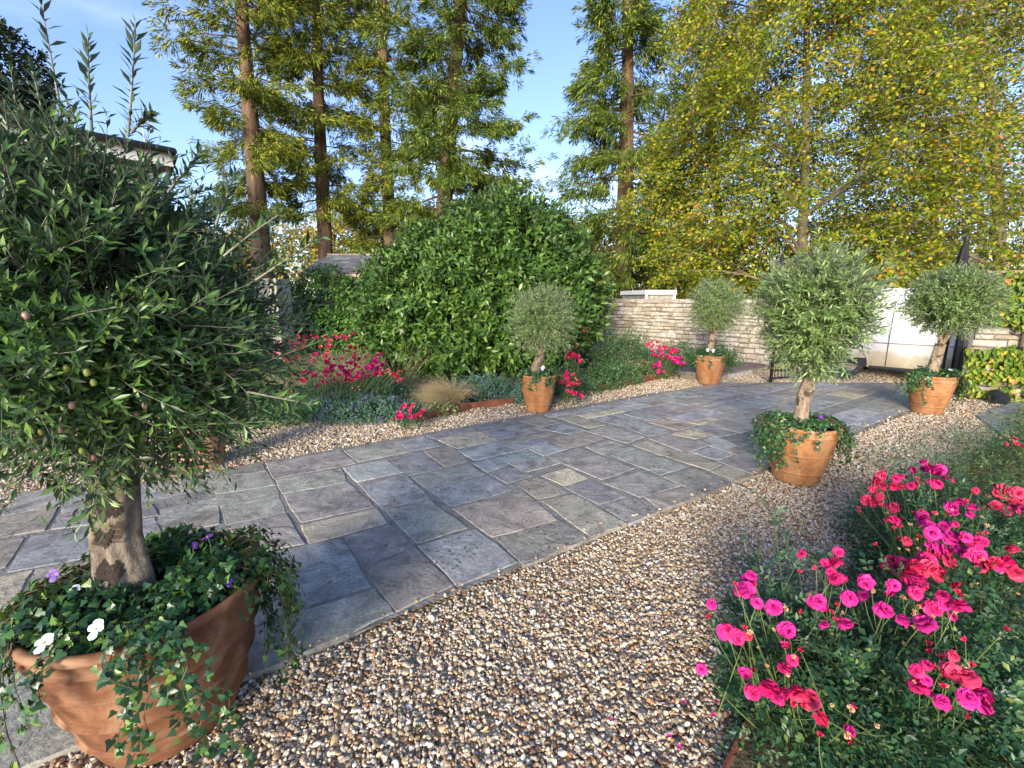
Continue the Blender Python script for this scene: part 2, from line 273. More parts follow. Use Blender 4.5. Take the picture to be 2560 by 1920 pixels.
def mat_slab():
    m, nd, lk, b = newmat('sandstone_slab'); oi = nd.new('ShaderNodeObjectInfo'); g = nd.new('ShaderNodeNewGeometry')
    off = nd.new('ShaderNodeVectorMath'); off.operation = 'MULTIPLY_ADD'; cmb = nd.new('ShaderNodeCombineXYZ')
    for i in range(3): lk.new(oi.outputs['Random'], cmb.inputs[i])
    lk.new(cmb.outputs[0], off.inputs[0]); off.inputs[1].default_value = (37, 21, 53); lk.new(g.outputs['Position'], off.inputs[2]); P = off.outputs[0]
    n1 = noise(nd, lk, P, 3.2, 6, .62, 1.4); r1 = ramp(nd, [(.28, (.58, .58, .61)), (.42, (.86, .86, .88)), (.55, (1.05, 1.05, 1.05)), (.72, (1.45, 1.42, 1.36))]); lk.new(n1.outputs['Fac'], r1.inputs[0])
    c = mixc(nd, lk, 1.0, oi.outputs['Color'], r1.outputs[0], 'MULTIPLY')
    n2 = noise(nd, lk, P, 46, 6, .75); r2 = ramp(nd, [(.3, (.58, .58, .58)), (.7, (1.42, 1.42, 1.42))]); lk.new(n2.outputs['Fac'], r2.inputs[0]); c = mixc(nd, lk, .9, c, r2.outputs[0], 'MULTIPLY')
    # rusty bands
    n3 = noise(nd, lk, P, 1.7, 4, .5, 2.5); r3 = ramp(nd, [(.60, (0, 0, 0)), (.75, (.55, .55, .55))]); lk.new(n3.outputs['Fac'], r3.inputs[0]); c = mixc(nd, lk, r3.outputs[0], c, (.20, .135, .095))
    # dark lichen spots, strength from the slab's own alpha
    v = nd.new('ShaderNodeTexVoronoi'); v.inputs['Scale'].default_value = 30; v.inputs['Randomness'].default_value = 1
    vd = nd.new('ShaderNodeVectorMath'); vd.operation = 'ADD'; nd2 = noise(nd, lk, P, 30, 2); sc_ = nd.new('ShaderNodeVectorMath'); sc_.operation = 'SCALE'; sc_.inputs['Scale'].default_value = .05
    lk.new(nd2.outputs['Color'], sc_.inputs[0]); lk.new(P, vd.inputs[0]); lk.new(sc_.outputs[0], vd.inputs[1]); lk.new(vd.outputs[0], v.inputs['Vector'])
    sepc = nd.new('ShaderNodeSeparateColor'); lk.new(v.outputs['Color'], sepc.inputs[0])
    thr = math_(nd, lk, 'MULTIPLY', math_(nd, lk, 'LESS_THAN', v.outputs['Distance'], math_(nd, lk, 'MULTIPLY', sepc.outputs[1], .48)), math_(nd, lk, 'LESS_THAN', sepc.outputs[0], oi.outputs['Alpha']))
    patch = noise(nd, lk, P, 2.3, 3); thr = math_(nd, lk, 'MULTIPLY', thr, math_(nd, lk, 'GREATER_THAN', patch.outputs['Fac'], .44))
    c = mixc(nd, lk, math_(nd, lk, 'MULTIPLY', thr, .62), c, (.045, .045, .05))
    # pale lichen
    n5 = noise(nd, lk, P, 9, 5, .7); r5 = ramp(nd, [(.66, (0, 0, 0)), (.74, (.35, .35, .35))]); lk.new(n5.outputs['Fac'], r5.inputs[0]); c = mixc(nd, lk, r5.outputs[0], c, (.36, .37, .30))
    n7 = noise(nd, lk, P, 5.5, 6, .7, .8); r7 = ramp(nd, [(.52, (0, 0, 0)), (.64, (.5, .5, .5))]); lk.new(n7.outputs['Fac'], r7.inputs[0]); c = mixc(nd, lk, r7.outputs[0], c, (.085, .082, .075))
    lk.new(c, b.inputs['Base Color']); b.inputs['Roughness'].default_value = .8; b.inputs['Specular IOR Level'].default_value = .22
    # riven relief: layered contours + grain
    n6 = noise(nd, lk, P, 2.6, 5, .55, 1.0); st = math_(nd, lk, 'SNAP', n6.outputs['Fac'], .07); hsum = math_(nd, lk, 'ADD', math_(nd, lk, 'MULTIPLY', st, 2.2), math_(nd, lk, 'MULTIPLY', n2.outputs['Fac'], .28))
    hsum = math_(nd, lk, 'ADD', hsum, n1.outputs['Fac']); bump(nd, lk, b, hsum, .9, .022); return m
M['slab'] = mat_slab()
M['mortar'] = plain('pale_mortar', (.21, .20, .175), .95, 9, .35, .7, bscale=45)
def mat_gravel_far():
    m, nd, lk, b = newmat('gravel_ground'); g = nd.new('ShaderNodeNewGeometry')
    v = nd.new('ShaderNodeTexVoronoi'); v.inputs['Scale'].default_value = 52; lk.new(g.outputs['Position'], v.inputs['Vector']); s = nd.new('ShaderNodeSeparateColor'); lk.new(v.outputs['Color'], s.inputs[0])
    r = ramp(nd, [(0, (.20, .12, .07)), (.25, (.36, .24, .14)), (.6, (.52, .42, .28)), (1, (.68, .60, .46))]); lk.new(s.outputs[0], r.inputs[0])
    n = noise(nd, lk, g.outputs['Position'], .8, 3); r2 = ramp(nd, [(.3, (.8, .78, .75)), (.7, (1.05, 1.05, 1.05))]); lk.new(n.outputs['Fac'], r2.inputs[0])
    e = math_(nd, lk, 'MULTIPLY', v.outputs['Distance'], -1); lk.new(mixc(nd, lk, 1, r.outputs[0], r2.outputs[0], 'MULTIPLY'), b.inputs['Base Color']); bump(nd, lk, b, e, .9, .02); b.inputs['Roughness'].default_value = .9
    return m
M['gravel_far'] = mat_gravel_far()
def mat_pebble():
    m, nd, lk, b = newmat('pebble'); oi = nd.new('ShaderNodeObjectInfo'); t = nd.new('ShaderNodeTexCoord')
    r = ramp(nd, [(0, (.56, .46, .31)), (.26, (.68, .61, .47)), (.48, (.46, .33, .19)), (.61, (.30, .19, .11)), (.68, (.17, .10, .065)), (.74, (.42, .36, .28)), (.82, (.12, .12, .13)), (.86, (.42, .20, .08)), (.90, (.74, .70, .61)), (1, (.62, .52, .36))], 'CONSTANT'); lk.new(oi.outputs['Random'], r.inputs[0])
    n = noise(nd, lk, t.outputs['Object'], 1.6, 4, .6); r2 = ramp(nd, [(.3, (.62, .56, .50)), (.7, (1.12, 1.12, 1.12))]); lk.new(n.outputs['Fac'], r2.inputs[0])
    lk.new(mixc(nd, lk, 1, r.outputs[0], r2.outputs[0], 'MULTIPLY'), b.inputs['Base Color']); b.inputs['Roughness'].default_value = .6; return m
M['pebble'] = mat_pebble()
def mat_stone(name, cols, sc=7):
    m, nd, lk, b = newmat(name); g = nd.new('ShaderNodeNewGeometry'); oi = nd.new('ShaderNodeObjectInfo')
    f = math_(nd, lk, 'FRACT', math_(nd, lk, 'ADD', g.outputs['Random Per Island'], oi.outputs['Random'])); r = ramp(nd, cols); lk.new(f, r.inputs[0])
    n = noise(nd, lk, g.outputs['Position'], sc, 6, .7, .5); r2 = ramp(nd, [(.3, (.60, .57, .54)), (.55, (1, 1, 1)), (.75, (1.22, 1.2, 1.16))]); lk.new(n.outputs['Fac'], r2.inputs[0])
    lk.new(mixc(nd, lk, 1, r.outputs[0], r2.outputs[0], 'MULTIPLY'), b.inputs['Base Color']); b.inputs['Roughness'].default_value = .92
    n2 = noise(nd, lk, g.outputs['Position'], 26, 6, .7); bump(nd, lk, b, n2.outputs['Fac'], .9, .03); return m
M['rubble'] = mat_stone('limestone_rubble', [(0, (.30, .25, .18)), (.3, (.42, .37, .29)), (.65, (.50, .46, .38)), (1, (.44, .42, .38))])
M['coping'] = mat_stone('coping_stone', [(0, (.28, .24, .18)), (1, (.42, .37, .30))]); M['redcope'] = mat_stone('pinkish_coping', [(0, (.34, .20, .14)), (1, (.46, .33, .24))])
M['mortar_wall'] = plain('wall_mortar', (.17, .14, .10), .95, 8, .3, .6)
M['slate'] = mat_stone('stone_slates', [(0, (.14, .14, .145)), (.6, (.22, .215, .21)), (1, (.30, .28, .25))], 3)
M['lawn'] = plain('lawn_ground', (.055, .085, .025), .95, 2, .35, .6)
M['bed_soil'] = plain('bed_soil', (.075, .055, .035), .95, 9, .45, .9, bscale=40)
def mat_van():
    m, nd, lk, b = newmat('dusty_white_paint'); t = nd.new('ShaderNodeTexCoord'); sp = nd.new('ShaderNodeSeparateXYZ'); lk.new(t.outputs['Object'], sp.inputs[0])
    n = noise(nd, lk, t.outputs['Object'], 3.5, 5, .6, .8); h = math_(nd, lk, 'ADD', sp.outputs[2], math_(nd, lk, 'MULTIPLY', math_(nd, lk, 'SUBTRACT', n.outputs['Fac'], .5), .55))
    r = ramp(nd, [(.28, (.34, .28, .18)), (.52, (.50, .44, .33)), (.60, (.66, .62, .54)), (.80, (.80, .80, .78))]); lk.new(h, r.inputs[0]); lk.new(r.outputs[0], b.inputs['Base Color']); b.inputs['Roughness'].default_value = .38; return m
M['van'] = mat_van()

exec_order = []
# ---------------------------------------------------------------- ground, gravel, paving
PO = G(875, 1600); DV = np.array([math.sin(math.radians(56)), math.cos(math.radians(56)), 0]); NV = np.array([-DV[1], DV[0], 0])
def st(p): q = np.asarray(p) - PO; return q @ DV, q @ NV
def pst(s, t, z=0): p = PO + DV * s + NV * t; return np.array([p[0], p[1], z])
def poly(name, pts, z, mat, kind='structure', parent=None):
    o = mk(name, [(p[0], p[1], z) for p in pts], [list(range(len(pts)))], mat, parent); setp(o, kind=kind); return o
poly('ground', [(-400, -100), (400, -100), (400, 700), (-400, 700)], -.03, M['lawn'])
poly('gravel_ground', [(-14, -3), (14, -3), (16, 8), (16, 13), (9, 14), (6.3, 10.7), (2, 15.2), (-9, 15), (-14, 9)], -.014, M['gravel_far'])
PATHW = 3.05
far_a, far_b = G(1924, 957)[:2], G(2277, 962)[:2]     # far edge of the paving, by the gates
def in_path(x, y):
    q0, q1 = x - PO[0], y - PO[1]; s = q0 * DV[0] + q1 * DV[1]; t = q0 * NV[0] + q1 * NV[1]
    e = far_b - far_a; side = (e[0] * (y - far_a[1]) - e[1] * (x - far_a[0]))
    return (t > 0) & (t < PATHW) & (s > -4.5) & (side < 0)
ss = [(-4.5, 0), (-4.5, PATHW)]
mort = [pst(-4.5, .012), pst(9.6, .012), np.array([9.6, 8.4, 0]), np.array([7.9, 8.86, 0]), np.array([*far_a, 0]), pst(6.2, PATHW - .012), pst(-4.5, PATHW - .012)]
paving = poly('paving', mort, .0168, M['mortar'])

SL = []   # (quad world, colour, spots)
def zq(org, sc, *pts): return [G(org[0] + x / sc, org[1] + y / sc) for x, y in pts]
PUR, BLU, DBL, GRN, TAN, BRN, LBL, GRY, DGR = (.155, .145, .152), (.150, .172, .198), (.105, .115, .142), (.178, .192, .172), (.33, .285, .20), (.170, .150, .128), (.195, .225, .232), (.185, .185, .182), (.115, .115, .110)
def sl(reg, col, sp, *pts):
    org, sc = {'A': ((500, 1120), 5.53), 'B': ((0, 1150), 5.53), 'C': ((550, 1000), 2.765), 'D': ((1300, 850), 2.765), 'G': ((560, 1350), 2.117)}[reg]
    SL.append((zq(org, sc, *pts), col, sp))
sl('C', PUR, 0, (315, 445), (835, 360), (945, 450), (372, 560)); sl('C', GRN, 0, (850, 360), (1205, 300), (1310, 370), (955, 443))
sl('C', BLU, 0, (1215, 300), (1412, 262), (1545, 325), (1322, 368)); sl('C', DBL, .1, (1425, 258), (1737, 203), (1790, 224), (1495, 280)); sl('C', TAN, .6, (1500, 284), (1795, 229), (1925, 288), (1642, 350))
sl('C', DGR, 0, (-55, 500), (302, 447), (327, 502), (-50, 552)); sl('C', GRN, 0, (-48, 556), (330, 506), (382, 602), (-30, 668)); sl('C', GRN, .05, (-28, 674), (388, 606), (455, 792), (42, 882))
sl('C', PUR, 0, (62, 886), (460, 797), (592, 1012), (150, 1095)); sl('C', GRN, 0, (385, 566), (840, 484), (885, 582), (430, 664)); sl('C', PUR, .05, (438, 668), (890, 586), (1075, 752), (558, 866))
sl('C', TAN, 0, (558, 884), (1085, 764), (1165, 866), (618, 1014)); sl('C', LBL, 0, (848, 480), (1152, 424), (1265, 514), (945, 582)); sl('C', BLU, .1, (948, 588), (1270, 518), (1450, 690), (1128, 772))
sl('C', DBL, .1, (1162, 422), (1392, 371), (1548, 484), (1298, 538)); sl('C', BRN, .1, (1403, 369), (1605, 334), (1732, 430), (1562, 480)); sl('C', LBL, .05, (1640, 358), (1915, 300), (2092, 356), (1755, 431))
sl('C', GRN, .05, (1318, 546), (1722, 455), (1835, 530), (1428, 627)); sl('C', BLU, .15, (1438, 631), (1850, 534), (2018, 640), (1598, 752)); sl('C', LBL, 0, (1745, 449), (1915, 408), (2000, 458), (1850, 516)); sl('C', DBL, .05, (1860, 524), (2008, 464), (2165, 534), (1985, 592))
sl('C', GRN, .25, (1138, 780), (1445, 698), (1715, 902), (1360, 1012)); sl('C', (.20, .165, .15), .2, (1610, 768), (2100, 652), (2330, 845), (1880, 970)); sl('C', (.150, .128, .135), .05, (855, 960), (1165, 870), (1345, 1028), (1000, 1172))
sl('C', (.118, .108, .108), .05, (1004, 1182), (1350, 1036), (1620, 1302), (1212, 1490)); sl('C', BLU, .75, (1368, 1030), (1772, 908), (2062, 1142), (1640, 1312)); sl('D', DGR, .9, (-172, 1388), (262, 1256), (492, 1384), (30, 1582))
sl('C', BLU, .08, (200, 1112), (845, 972), (1045, 1310), (500, 1482)); sl('G', GRN, 0, (255, 448), (802, 276), (905, 400), (392, 636)); sl('G', (.135, .148, .150), .05, (-20, 560), (245, 452), (385, 640), (-80, 830))
sl('D', (.185, .178, .142), .1, (150, 1130), (370, 1080), (742, 1288), (492, 1384)); sl('D', GRY, .8, (555, 1160), (822, 1102), (972, 1194), (756, 1284)); sl('D', BRN, .2, (852, 1104), (1150, 1028), (1262, 1088), (980, 1190))
sl('D', GRY, .1, (572, 1000), (830, 922), (1110, 1022), (832, 1104)); sl('D', DBL, .1, (300, 1032), (492, 984), (730, 1100), (545, 1152)); sl('D', BRN, .8, (-30, 1000), (132, 954), (325, 1068), (120, 1118)); sl('D', TAN, .1, (142, 950), (330, 894), (475, 970), (300, 1022))
sl('D', DGR, .2, (992, 960), (1185, 897), (1490, 990), (1272, 1084)); sl('D', (.21, .19, .14), .1, (1318, 922), (1425, 880), (1615, 950), (1498, 990)); sl('D', (.14, .165, .155), .9, (640, 812), (832, 770), (1152, 888), (968, 948))
sl('D', PUR, .1, (188, 820), (402, 760), (792, 902), (565, 980)); sl('D', GRN, .05, (448, 752), (620, 703), (795, 765), (610, 822)); sl('D', (.19, .185, .15), .1, (772, 735), (880, 705), (1090, 778), (990, 815)); sl('D', (.195, .185, .14), .2, (1002, 815), (1132, 780), (1395, 878), (1315, 918))
sl('D', BLU, .1, (1180, 790), (1322, 753), (1480, 803), (1360, 845)); sl('D', (.10, .105, .13), .1, (1362, 850), (1500, 806), (1722, 866), (1612, 942)); sl('D', LBL, 0, (58, 770), (182, 724), (325, 766), (172, 818)); sl('D', BRN, .1, (192, 700), (412, 641), (585, 692), (330, 765))
sl('D', GRY, .2, (458, 642), (592, 604), (865, 680), (740, 724)); sl('D', BLU, .1, (730, 620), (862, 588), (1055, 640), (905, 680)); sl('D', TAN, .9, (1038, 660), (1170, 628), (1335, 664), (1212, 696)); sl('D', PUR, .15, (882, 690), (1022, 658), (1300, 742), (1150, 797)); sl('D', LBL, .05, (1222, 710), (1352, 674), (1500, 742), (1402, 780))
sl('D', DBL, .1, (1180, 618), (1290, 594), (1500, 655), (1382, 682)); sl('D', (.20, .15, .125), .05, (888, 580), (1002, 548), (1225, 598), (1092, 636)); sl('D', (.10, .095, .125), .05, (778, 502), (922, 464), (1125, 505), (965, 546))
sl('D', BLU, .05, (482, 552), (690, 515), (885, 578), (735, 612)); sl('D', (.20, .195, .15), .1, (290, 556), (405, 538), (590, 597), (475, 622)); sl('D', LBL, .05, (180, 632), (292, 590), (462, 636), (335, 662)); sl('D', BRN, .1, (0, 572), (152, 530), (285, 580), (150, 612))
sl('A', GRY, 0, (-700, 545), (160, 362), (190, 462), (-640, 640)); sl('A', GRN, 0, (-640, 650), (188, 470), (205, 560), (-660, 760)); sl('B', BLU, 0, (960, 500), (2130, 330), (2270, 560), (850, 760)); sl('B', DBL, 0, (842, 775), (2110, 640), (2200, 800), (700, 1000))
sl('B', BLU, .3, (410, 1100), (2140, 835), (2330, 1180), (110, 1600)); sl('B', GRY, .05, (300, 480), (930, 395), (830, 660), (20, 800)); sl('B', BRN, .1, (-20, 825), (805, 680), (640, 1005), (-300, 1160)); sl('B', BRN, .1, (-300, 1190), (345, 1110), (80, 1520), (-500, 1660)); sl('B', TAN, 0, (-150, 1690), (460, 1560), (160, 2120), (-420, 2230))
SL.append(([G(90, 1432), G(336, 1395), G(360, 1560), G(-10, 1640)], BRN, .1)); 
# every other slab: random courses packed into what is still free, on a 5 cm grid
gs, gt = .05, .0508; ns, nt_ = int(14.2 / gs), 60; occ = np.ones((ns, nt_), bool)
ii, jj = np.meshgrid(np.arange(ns), np.arange(nt_), indexing='ij'); cs, ct = -4.5 + (ii + .5) * gs, (jj + .5) * gt
X = PO[0] + DV[0] * cs + NV[0] * ct; Y = PO[1] + DV[1] * cs + NV[1] * ct
occ[in_path(X, Y)] = False
for q, c, s_ in SL:
    a = np.array([st(p) for p in q]); m = np.ones_like(cs, bool); ctr = a.mean(0)
    for i in range(4):
        p, r = a[i], a[(i + 1) % 4]; e = r - p; sg = e[0] * (ctr[1] - p[1]) - e[1] * (ctr[0] - p[0])
        m &= (e[0] * (ct - p[1]) - e[1] * (cs - p[0])) * np.sign(sg) > -.012 * np.linalg.norm(e)
    occ |= m
r2 = random.Random(5)
for i in range(ns):
    for j in range(nt_):
        if occ[i, j]: continue
        w0, h0 = r2.choice([(9, 12), (12, 9), (12, 12), (12, 18), (9, 9), (6, 12), (12, 6), (18, 12), (9, 18), (15, 9)])
        w = 1
        while w < w0 and i + w < ns and not occ[i + w, j]: w += 1
        h = 1
        while h < h0 and j + h < nt_ and not occ[i:i + w, j + h].any(): h += 1
        if h0 - h < 3 and False: pass
        while h - h0 == 0 and j + h < nt_ and 0 < (nt_ - (j + h)) < 4 and not occ[i:i + w, j + h].any(): h += 1
        occ[i:i + w, j:j + h] = True
        if w < 3 or h < 3: continue
        s0, s1, t0, t1 = -4.5 + i * gs, -4.5 + (i + w) * gs, j * gt, (j + h) * gt
        col = r2.choice([PUR, BLU, BLU, DBL, GRN, GRN, LBL, GRY, GRY, BRN, BRN, DGR, (.20, .195, .155), (.215, .185, .155), TAN, LBL])
        SL.append(([pst(s0, t1), pst(s1, t1), pst(s1, t0), pst(s0, t0)], tuple(c * r2.uniform(.9, 1.1) for c in col), r2.choice([0, 0, .05, .1, .2, .7])))
# small paved crossing at the far right and the flags before the step
for q in ([G(2470, 1030), G(2560, 1002), G(2700, 1020), G(2560, 1062)], [G(2440, 1042), G(2465, 1032), G(2550, 1066), G(2500, 1085)], [G(1735, 944), G(1790, 930), G(1815, 945), G(1762, 958)], [G(1795, 929), G(1850, 915), G(1868, 928), G(1820, 944)]):
    SL.append((q, BLU, .05))
def slab_mesh(q, z):
    q = np.array(q)[:, :2]; c = q.mean(0); ring = []
    if ((q[0, 0] - c[0]) * (q[1, 1] - c[1]) - (q[0, 1] - c[1]) * (q[1, 0] - c[0])) < 0: q = q[::-1]
    for i in range(4):
        a, b = q[i], q[(i + 1) % 4]; n = 4 if np.linalg.norm(b - a) > .3 else 3
        for k in range(n):
            f = k / n; p = a + (b - a) * f
            if k == 0: d = c - p; p = p + d / np.linalg.norm(d) * .004
            p = p + rng.normal(size=2) * (.0045 if k else .003); ring.append(p)
    ring = np.array(ring); gap = -.001
    d = unit(ring - c); base = ring - d * gap * 1.2; top = base - d * .0045
    n = len(ring); V = [(*(p - c), -.012) for p in base] + [(*(p - c), z - .005 + rng.normal() * .0008) for p in base] + [(*(p - c), z) for p in top]
    F = []
    for r_ in (0, 1): F += [[r_ * n + k, r_ * n + (k + 1) % n, (r_ + 1) * n + (k + 1) % n, (r_ + 1) * n + k] for k in range(n)]
    F.append([2 * n + k for k in range(n)]); return V, F, c
for q, col, sp in SL:
    V, F, c = slab_mesh(q, .020 + rng.uniform(-.0025, .0035)); o = mk('slab', V, F, M['slab'], paving, loc=(c[0], c[1], .002))
    o.color = (*[(c * .55 + g_ * .45) * 1.78 for c, g_ in zip(col, (.215, .190, .140))], sp)
# beds
LB = [G(540, 1075), G(640, 1060), G(800, 1050), G(960, 1045), G(1060, 1040), G(1170, 1008), G(1290, 985), G(1420, 985), G(1487, 965), G(1600, 944), G(1695, 927), G(1715, 912), np.array([3.3, 11.4, 0]), np.array([1.4, 14.5, 0]), np.array([-7, 14.4, 0]), np.array([-7.5, 8.2, 0]), np.array([-4.6, 6.1, 0])]
RB = [G(1790, 1950), G(1860, 1846), G(1905, 1740), G(1990, 1640), G(2085, 1490), G(2150, 1375), G(2215, 1290), G(2330, 1200), G(2450, 1135), G(2520, 1090), np.array([7.6, 6.6, 0]), np.array([9.5, 4, 0]), np.array([8, .2, 0]), np.array([1.2, .6, 0])]
poly('soil_bed', LB, .004, M['bed_soil']); poly('soil_bed', RB, .012, M['bed_soil'])
def inpoly(x, y, P):
    P = np.array(P)[:, :2]; ins = np.zeros(x.shape, bool); j = len(P) - 1
    for i in range(len(P)):
        xi, yi = P[i]; xj, yj = P[j]; c = ((yi > y) != (yj > y)) & (x < (xj - xi) * (y - yi) / (yj - yi + 1e-12) + xi); ins ^= c; j = i
    return ins
POTS = [  # name, centre, rim radius, height, material, yaw
    ((-1.42, 1.60), .395, .60, 'terra_dark'), ((.40, 6.74), .285, .565, 'terra'), ((2.71, 4.08), .315, .555, 'terra'),
    ((3.95, 8.94), .315, .58, 'terra'), ((6.23, 6.60), .30, .58, 'terra'), ((-3.16, 4.42), .26, .56, 'terra_pink')]
# pebbles: instanced stones over every gravel strip that shows
N1 = 150000
gy = rng.uniform(.55, 1, N1); gy = 1.0 / (1 / 11.0 + (1 / .75 - 1 / 11.0) * rng.uniform(0, 1, N1) ** 1.35); gx = rng.uniform(-1.25, 1.25, N1) * gy
px_, py_ = [], []
cell = []
for (y0, y1, dens) in ((.7, 2.2, 6000), (2.2, 4.2, 4400), (4.2, 6.5, 2600), (6.5, 11.5, 1100)):
    xm = 1.25 * y1; n = int(dens * (y1 - y0) * 2 * xm); x = rng.uniform(-xm, xm, n); y = rng.uniform(y0, y1, n)
    k = (np.abs(x) < 1.25 * y + .1) & ~in_path(x, y) & ~inpoly(x, y, LB) & ~inpoly(x, y, RB) & ~((x > 3.3) & (y > 13 - .0 * x))
    for (c, r, h, _) in POTS: k &= (x - c[0]) ** 2 + (y - c[1]) ** 2 > (r * .60) ** 2
    px_.append(x[k]); py_.append(y[k])
xs_ = rng.uniform(-1.5, 8.5, 240); ts_ = np.where(rng.random(240) < .6, np.abs(rng.normal(0, .06, 240)), PATHW - np.abs(rng.normal(0, .05, 240))); pq = PO[None] + DV[None] * xs_[:, None] + NV[None] * ts_[:, None]
px_.append(pq[:, 0]); py_.append(pq[:, 1]); nsp_ = 240
x = np.concatenate(px_); y = np.concatenate(py_); n = len(x); print('pebbles', n)
z = -.010 + rng.uniform(0, .012, n); z[-nsp_:] = .027
pm = bpy.data.meshes.new('pebble_points'); pm.vertices.add(n); pm.vertices.foreach_set('co', np.stack([x, y, z], 1).astype(np.float32).ravel())
at = pm.attributes.new('rot', 'FLOAT_VECTOR', 'POINT'); at.data.foreach_set('vector', np.stack([rng.normal(0, .5, n), rng.normal(0, .5, n), rng.uniform(0, 6.28, n)], 1).astype(np.float32).ravel())
sc0 = rng.lognormal(math.log(.0071), .30, n).clip(.004, .021) * (1 + .25 * (y > 4.2)); at = pm.attributes.new('scl', 'FLOAT_VECTOR', 'POINT')
at.data.foreach_set('vector', np.stack([sc0 * rng.uniform(1.0, 1.55, n), sc0 * rng.uniform(.8, 1.1, n), sc0 * rng.uniform(.5, .85, n)], 1).astype(np.float32).ravel())
gravel = link('gravel', pm); setp(gravel, 'pale brown and cream pea gravel spread beside the paving', None, None, 'stuff')
pc = bpy.data.collections.new('pebble_shapes')
import bmesh
for i in range(8):
    bm = bmesh.new(); bmesh.ops.create_icosphere(bm, subdivisions=1 if i % 2 else 2, radius=1)
    off = rng.uniform(0, 9, 3)
    for v in bm.verts:
        p = np.array(v.co); v.co *= 1 + .22 * math.sin(2.3 * p[0] + off[0]) * math.cos(1.9 * p[1] + off[1]) + .14 * math.sin(3.7 * p[2] + off[2]) + rng.normal() * .05
    me = bpy.data.meshes.new('pebble'); bm.to_mesh(me); bm.free(); me.materials.append(M['pebble'])
    if i % 2 == 0: me.polygons.foreach_set('use_smooth', np.ones(len(me.polygons), dtype=bool))
    pc.objects.link(bpy.data.objects.new('pebble', me))
ng = bpy.data.node_groups.new('scatter_pebbles', 'GeometryNodeTree'); ng.interface.new_socket('Geometry', in_out='INPUT', socket_type='NodeSocketGeometry'); ng.interface.new_socket('Geometry', in_out='OUTPUT', socket_type='NodeSocketGeometry')
gi, go = ng.nodes.new('NodeGroupInput'), ng.nodes.new('NodeGroupOutput'); ip = ng.nodes.new('GeometryNodeInstanceOnPoints'); ci = ng.nodes.new('GeometryNodeCollectionInfo'); ci.inputs['Collection'].default_value = pc; ci.inputs['Separate Children'].default_value = True; ci.inputs['Reset Children'].default_value = True
def na(nm):
    a = ng.nodes.new('GeometryNodeInputNamedAttribute'); a.data_type = 'FLOAT_VECTOR'; a.inputs['Name'].default_value = nm; return a.outputs['Attribute']
m2p = ng.nodes.new('GeometryNodeMeshToPoints'); e2r = ng.nodes.new('FunctionNodeEulerToRotation'); l = ng.links
l.new(gi.outputs[0], m2p.inputs['Mesh']); l.new(m2p.outputs[0], ip.inputs['Points']); l.new(ci.outputs[0], ip.inputs['Instance']); ip.inputs['Pick Instance'].default_value = True
l.new(na('rot'), e2r.inputs[0]); l.new(e2r.outputs[0], ip.inputs['Rotation']); l.new(na('scl'), ip.inputs['Scale']); l.new(ip.outputs[0], go.inputs[0])
gravel.modifiers.new('scatter', 'NODES').node_group = ng

# ---------------------------------------------------------------- edging, walls, step, buildings
def strip(name, pts, h, th, mat, z0=-.02):
    pts = [np.array(p)[:2] for p in pts]; g = Geo(); n = len(pts); V = []
    for i, p in enumerate(pts):
        d = unit((pts[min(i + 1, n - 1)] - pts[max(i - 1, 0)])[None])[0]; q = np.array([-d[1], d[0]]) * th / 2
        V += [(*(p + q), z0), (*(p + q), h), (*(p - q), h), (*(p - q), z0)]
    F = [[i * 4 + k, i * 4 + (k + 1) % 4, (i + 1) * 4 + (k + 1) % 4, (i + 1) * 4 + k] for i in range(n - 1) for k in range(4)] + [[0, 1, 2, 3], [4 * n - 1, 4 * n - 2, 4 * n - 3, 4 * n - 4]]
    return mk(name, V, F, mat)
setp(strip('bed_edging', [G(1485, 980), G(1600, 957), G(1698, 938), G(1703, 922)], .115, .012, M['corten']), 'rusty steel edging in front of the rose bed near the stone wall', 'edging', 'rusty steel bed edgings')
setp(strip('bed_edging', [G(1040, 1058), G(1105, 1040), G(1180, 1022), G(1290, 1008)], .10, .012, M['corten']), 'rusty steel edging below the straw grass tuft, mostly hidden by catmint', 'edging', 'rusty steel bed edgings')
setp(strip('bed_edging', [G(1786, 1990), G(1858, 1850), G(1905, 1745), G(1985, 1640)], .06, .012, M['corten']), 'dark steel edging under the near pink roses beside the gravel', 'edging', 'rusty steel bed edgings')

def stone_block(w, h, d):
    """rough stone: x along the wall, -y is its face, centred"""
    def j(s=.12): return rng.uniform(-s, s)
    f = [(-w / 2 * (1 + j(.05)), -d * (.85 + j()), -h / 2), (w / 2 * (1 + j(.05)), -d * (.85 + j()), -h / 2), (w / 2 * (1 + j(.05)), -d * (.85 + j()), h / 2), (-w / 2 * (1 + j(.05)), -d * (.85 + j()), h / 2)]
    bk = [(-w / 2, 0, -h / 2), (w / 2, 0, -h / 2), (w / 2, 0, h / 2), (-w / 2, 0, h / 2)]
    fr = [(p[0] * .82, -d * (1.15 + j(.3)), p[2] * .74 + j() * h * .4) for p in f]
    V = bk + f + fr; F = []
    for a in (0, 4): F += [[a + k, a + (k + 1) % 4, a + 4 + (k + 1) % 4, a + 4 + k] for k in range(4)]
    F.append([8, 9, 10, 11]); return V, F
STONES = []
for _ in range(14):
    V, F = stone_block(1, 1, 1); me = bpy.data.meshes.new('stone'); me.from_pydata(V, [], F); me.update(); me.materials.append(M['rubble']); STONES.append((np.array(V), F, me))
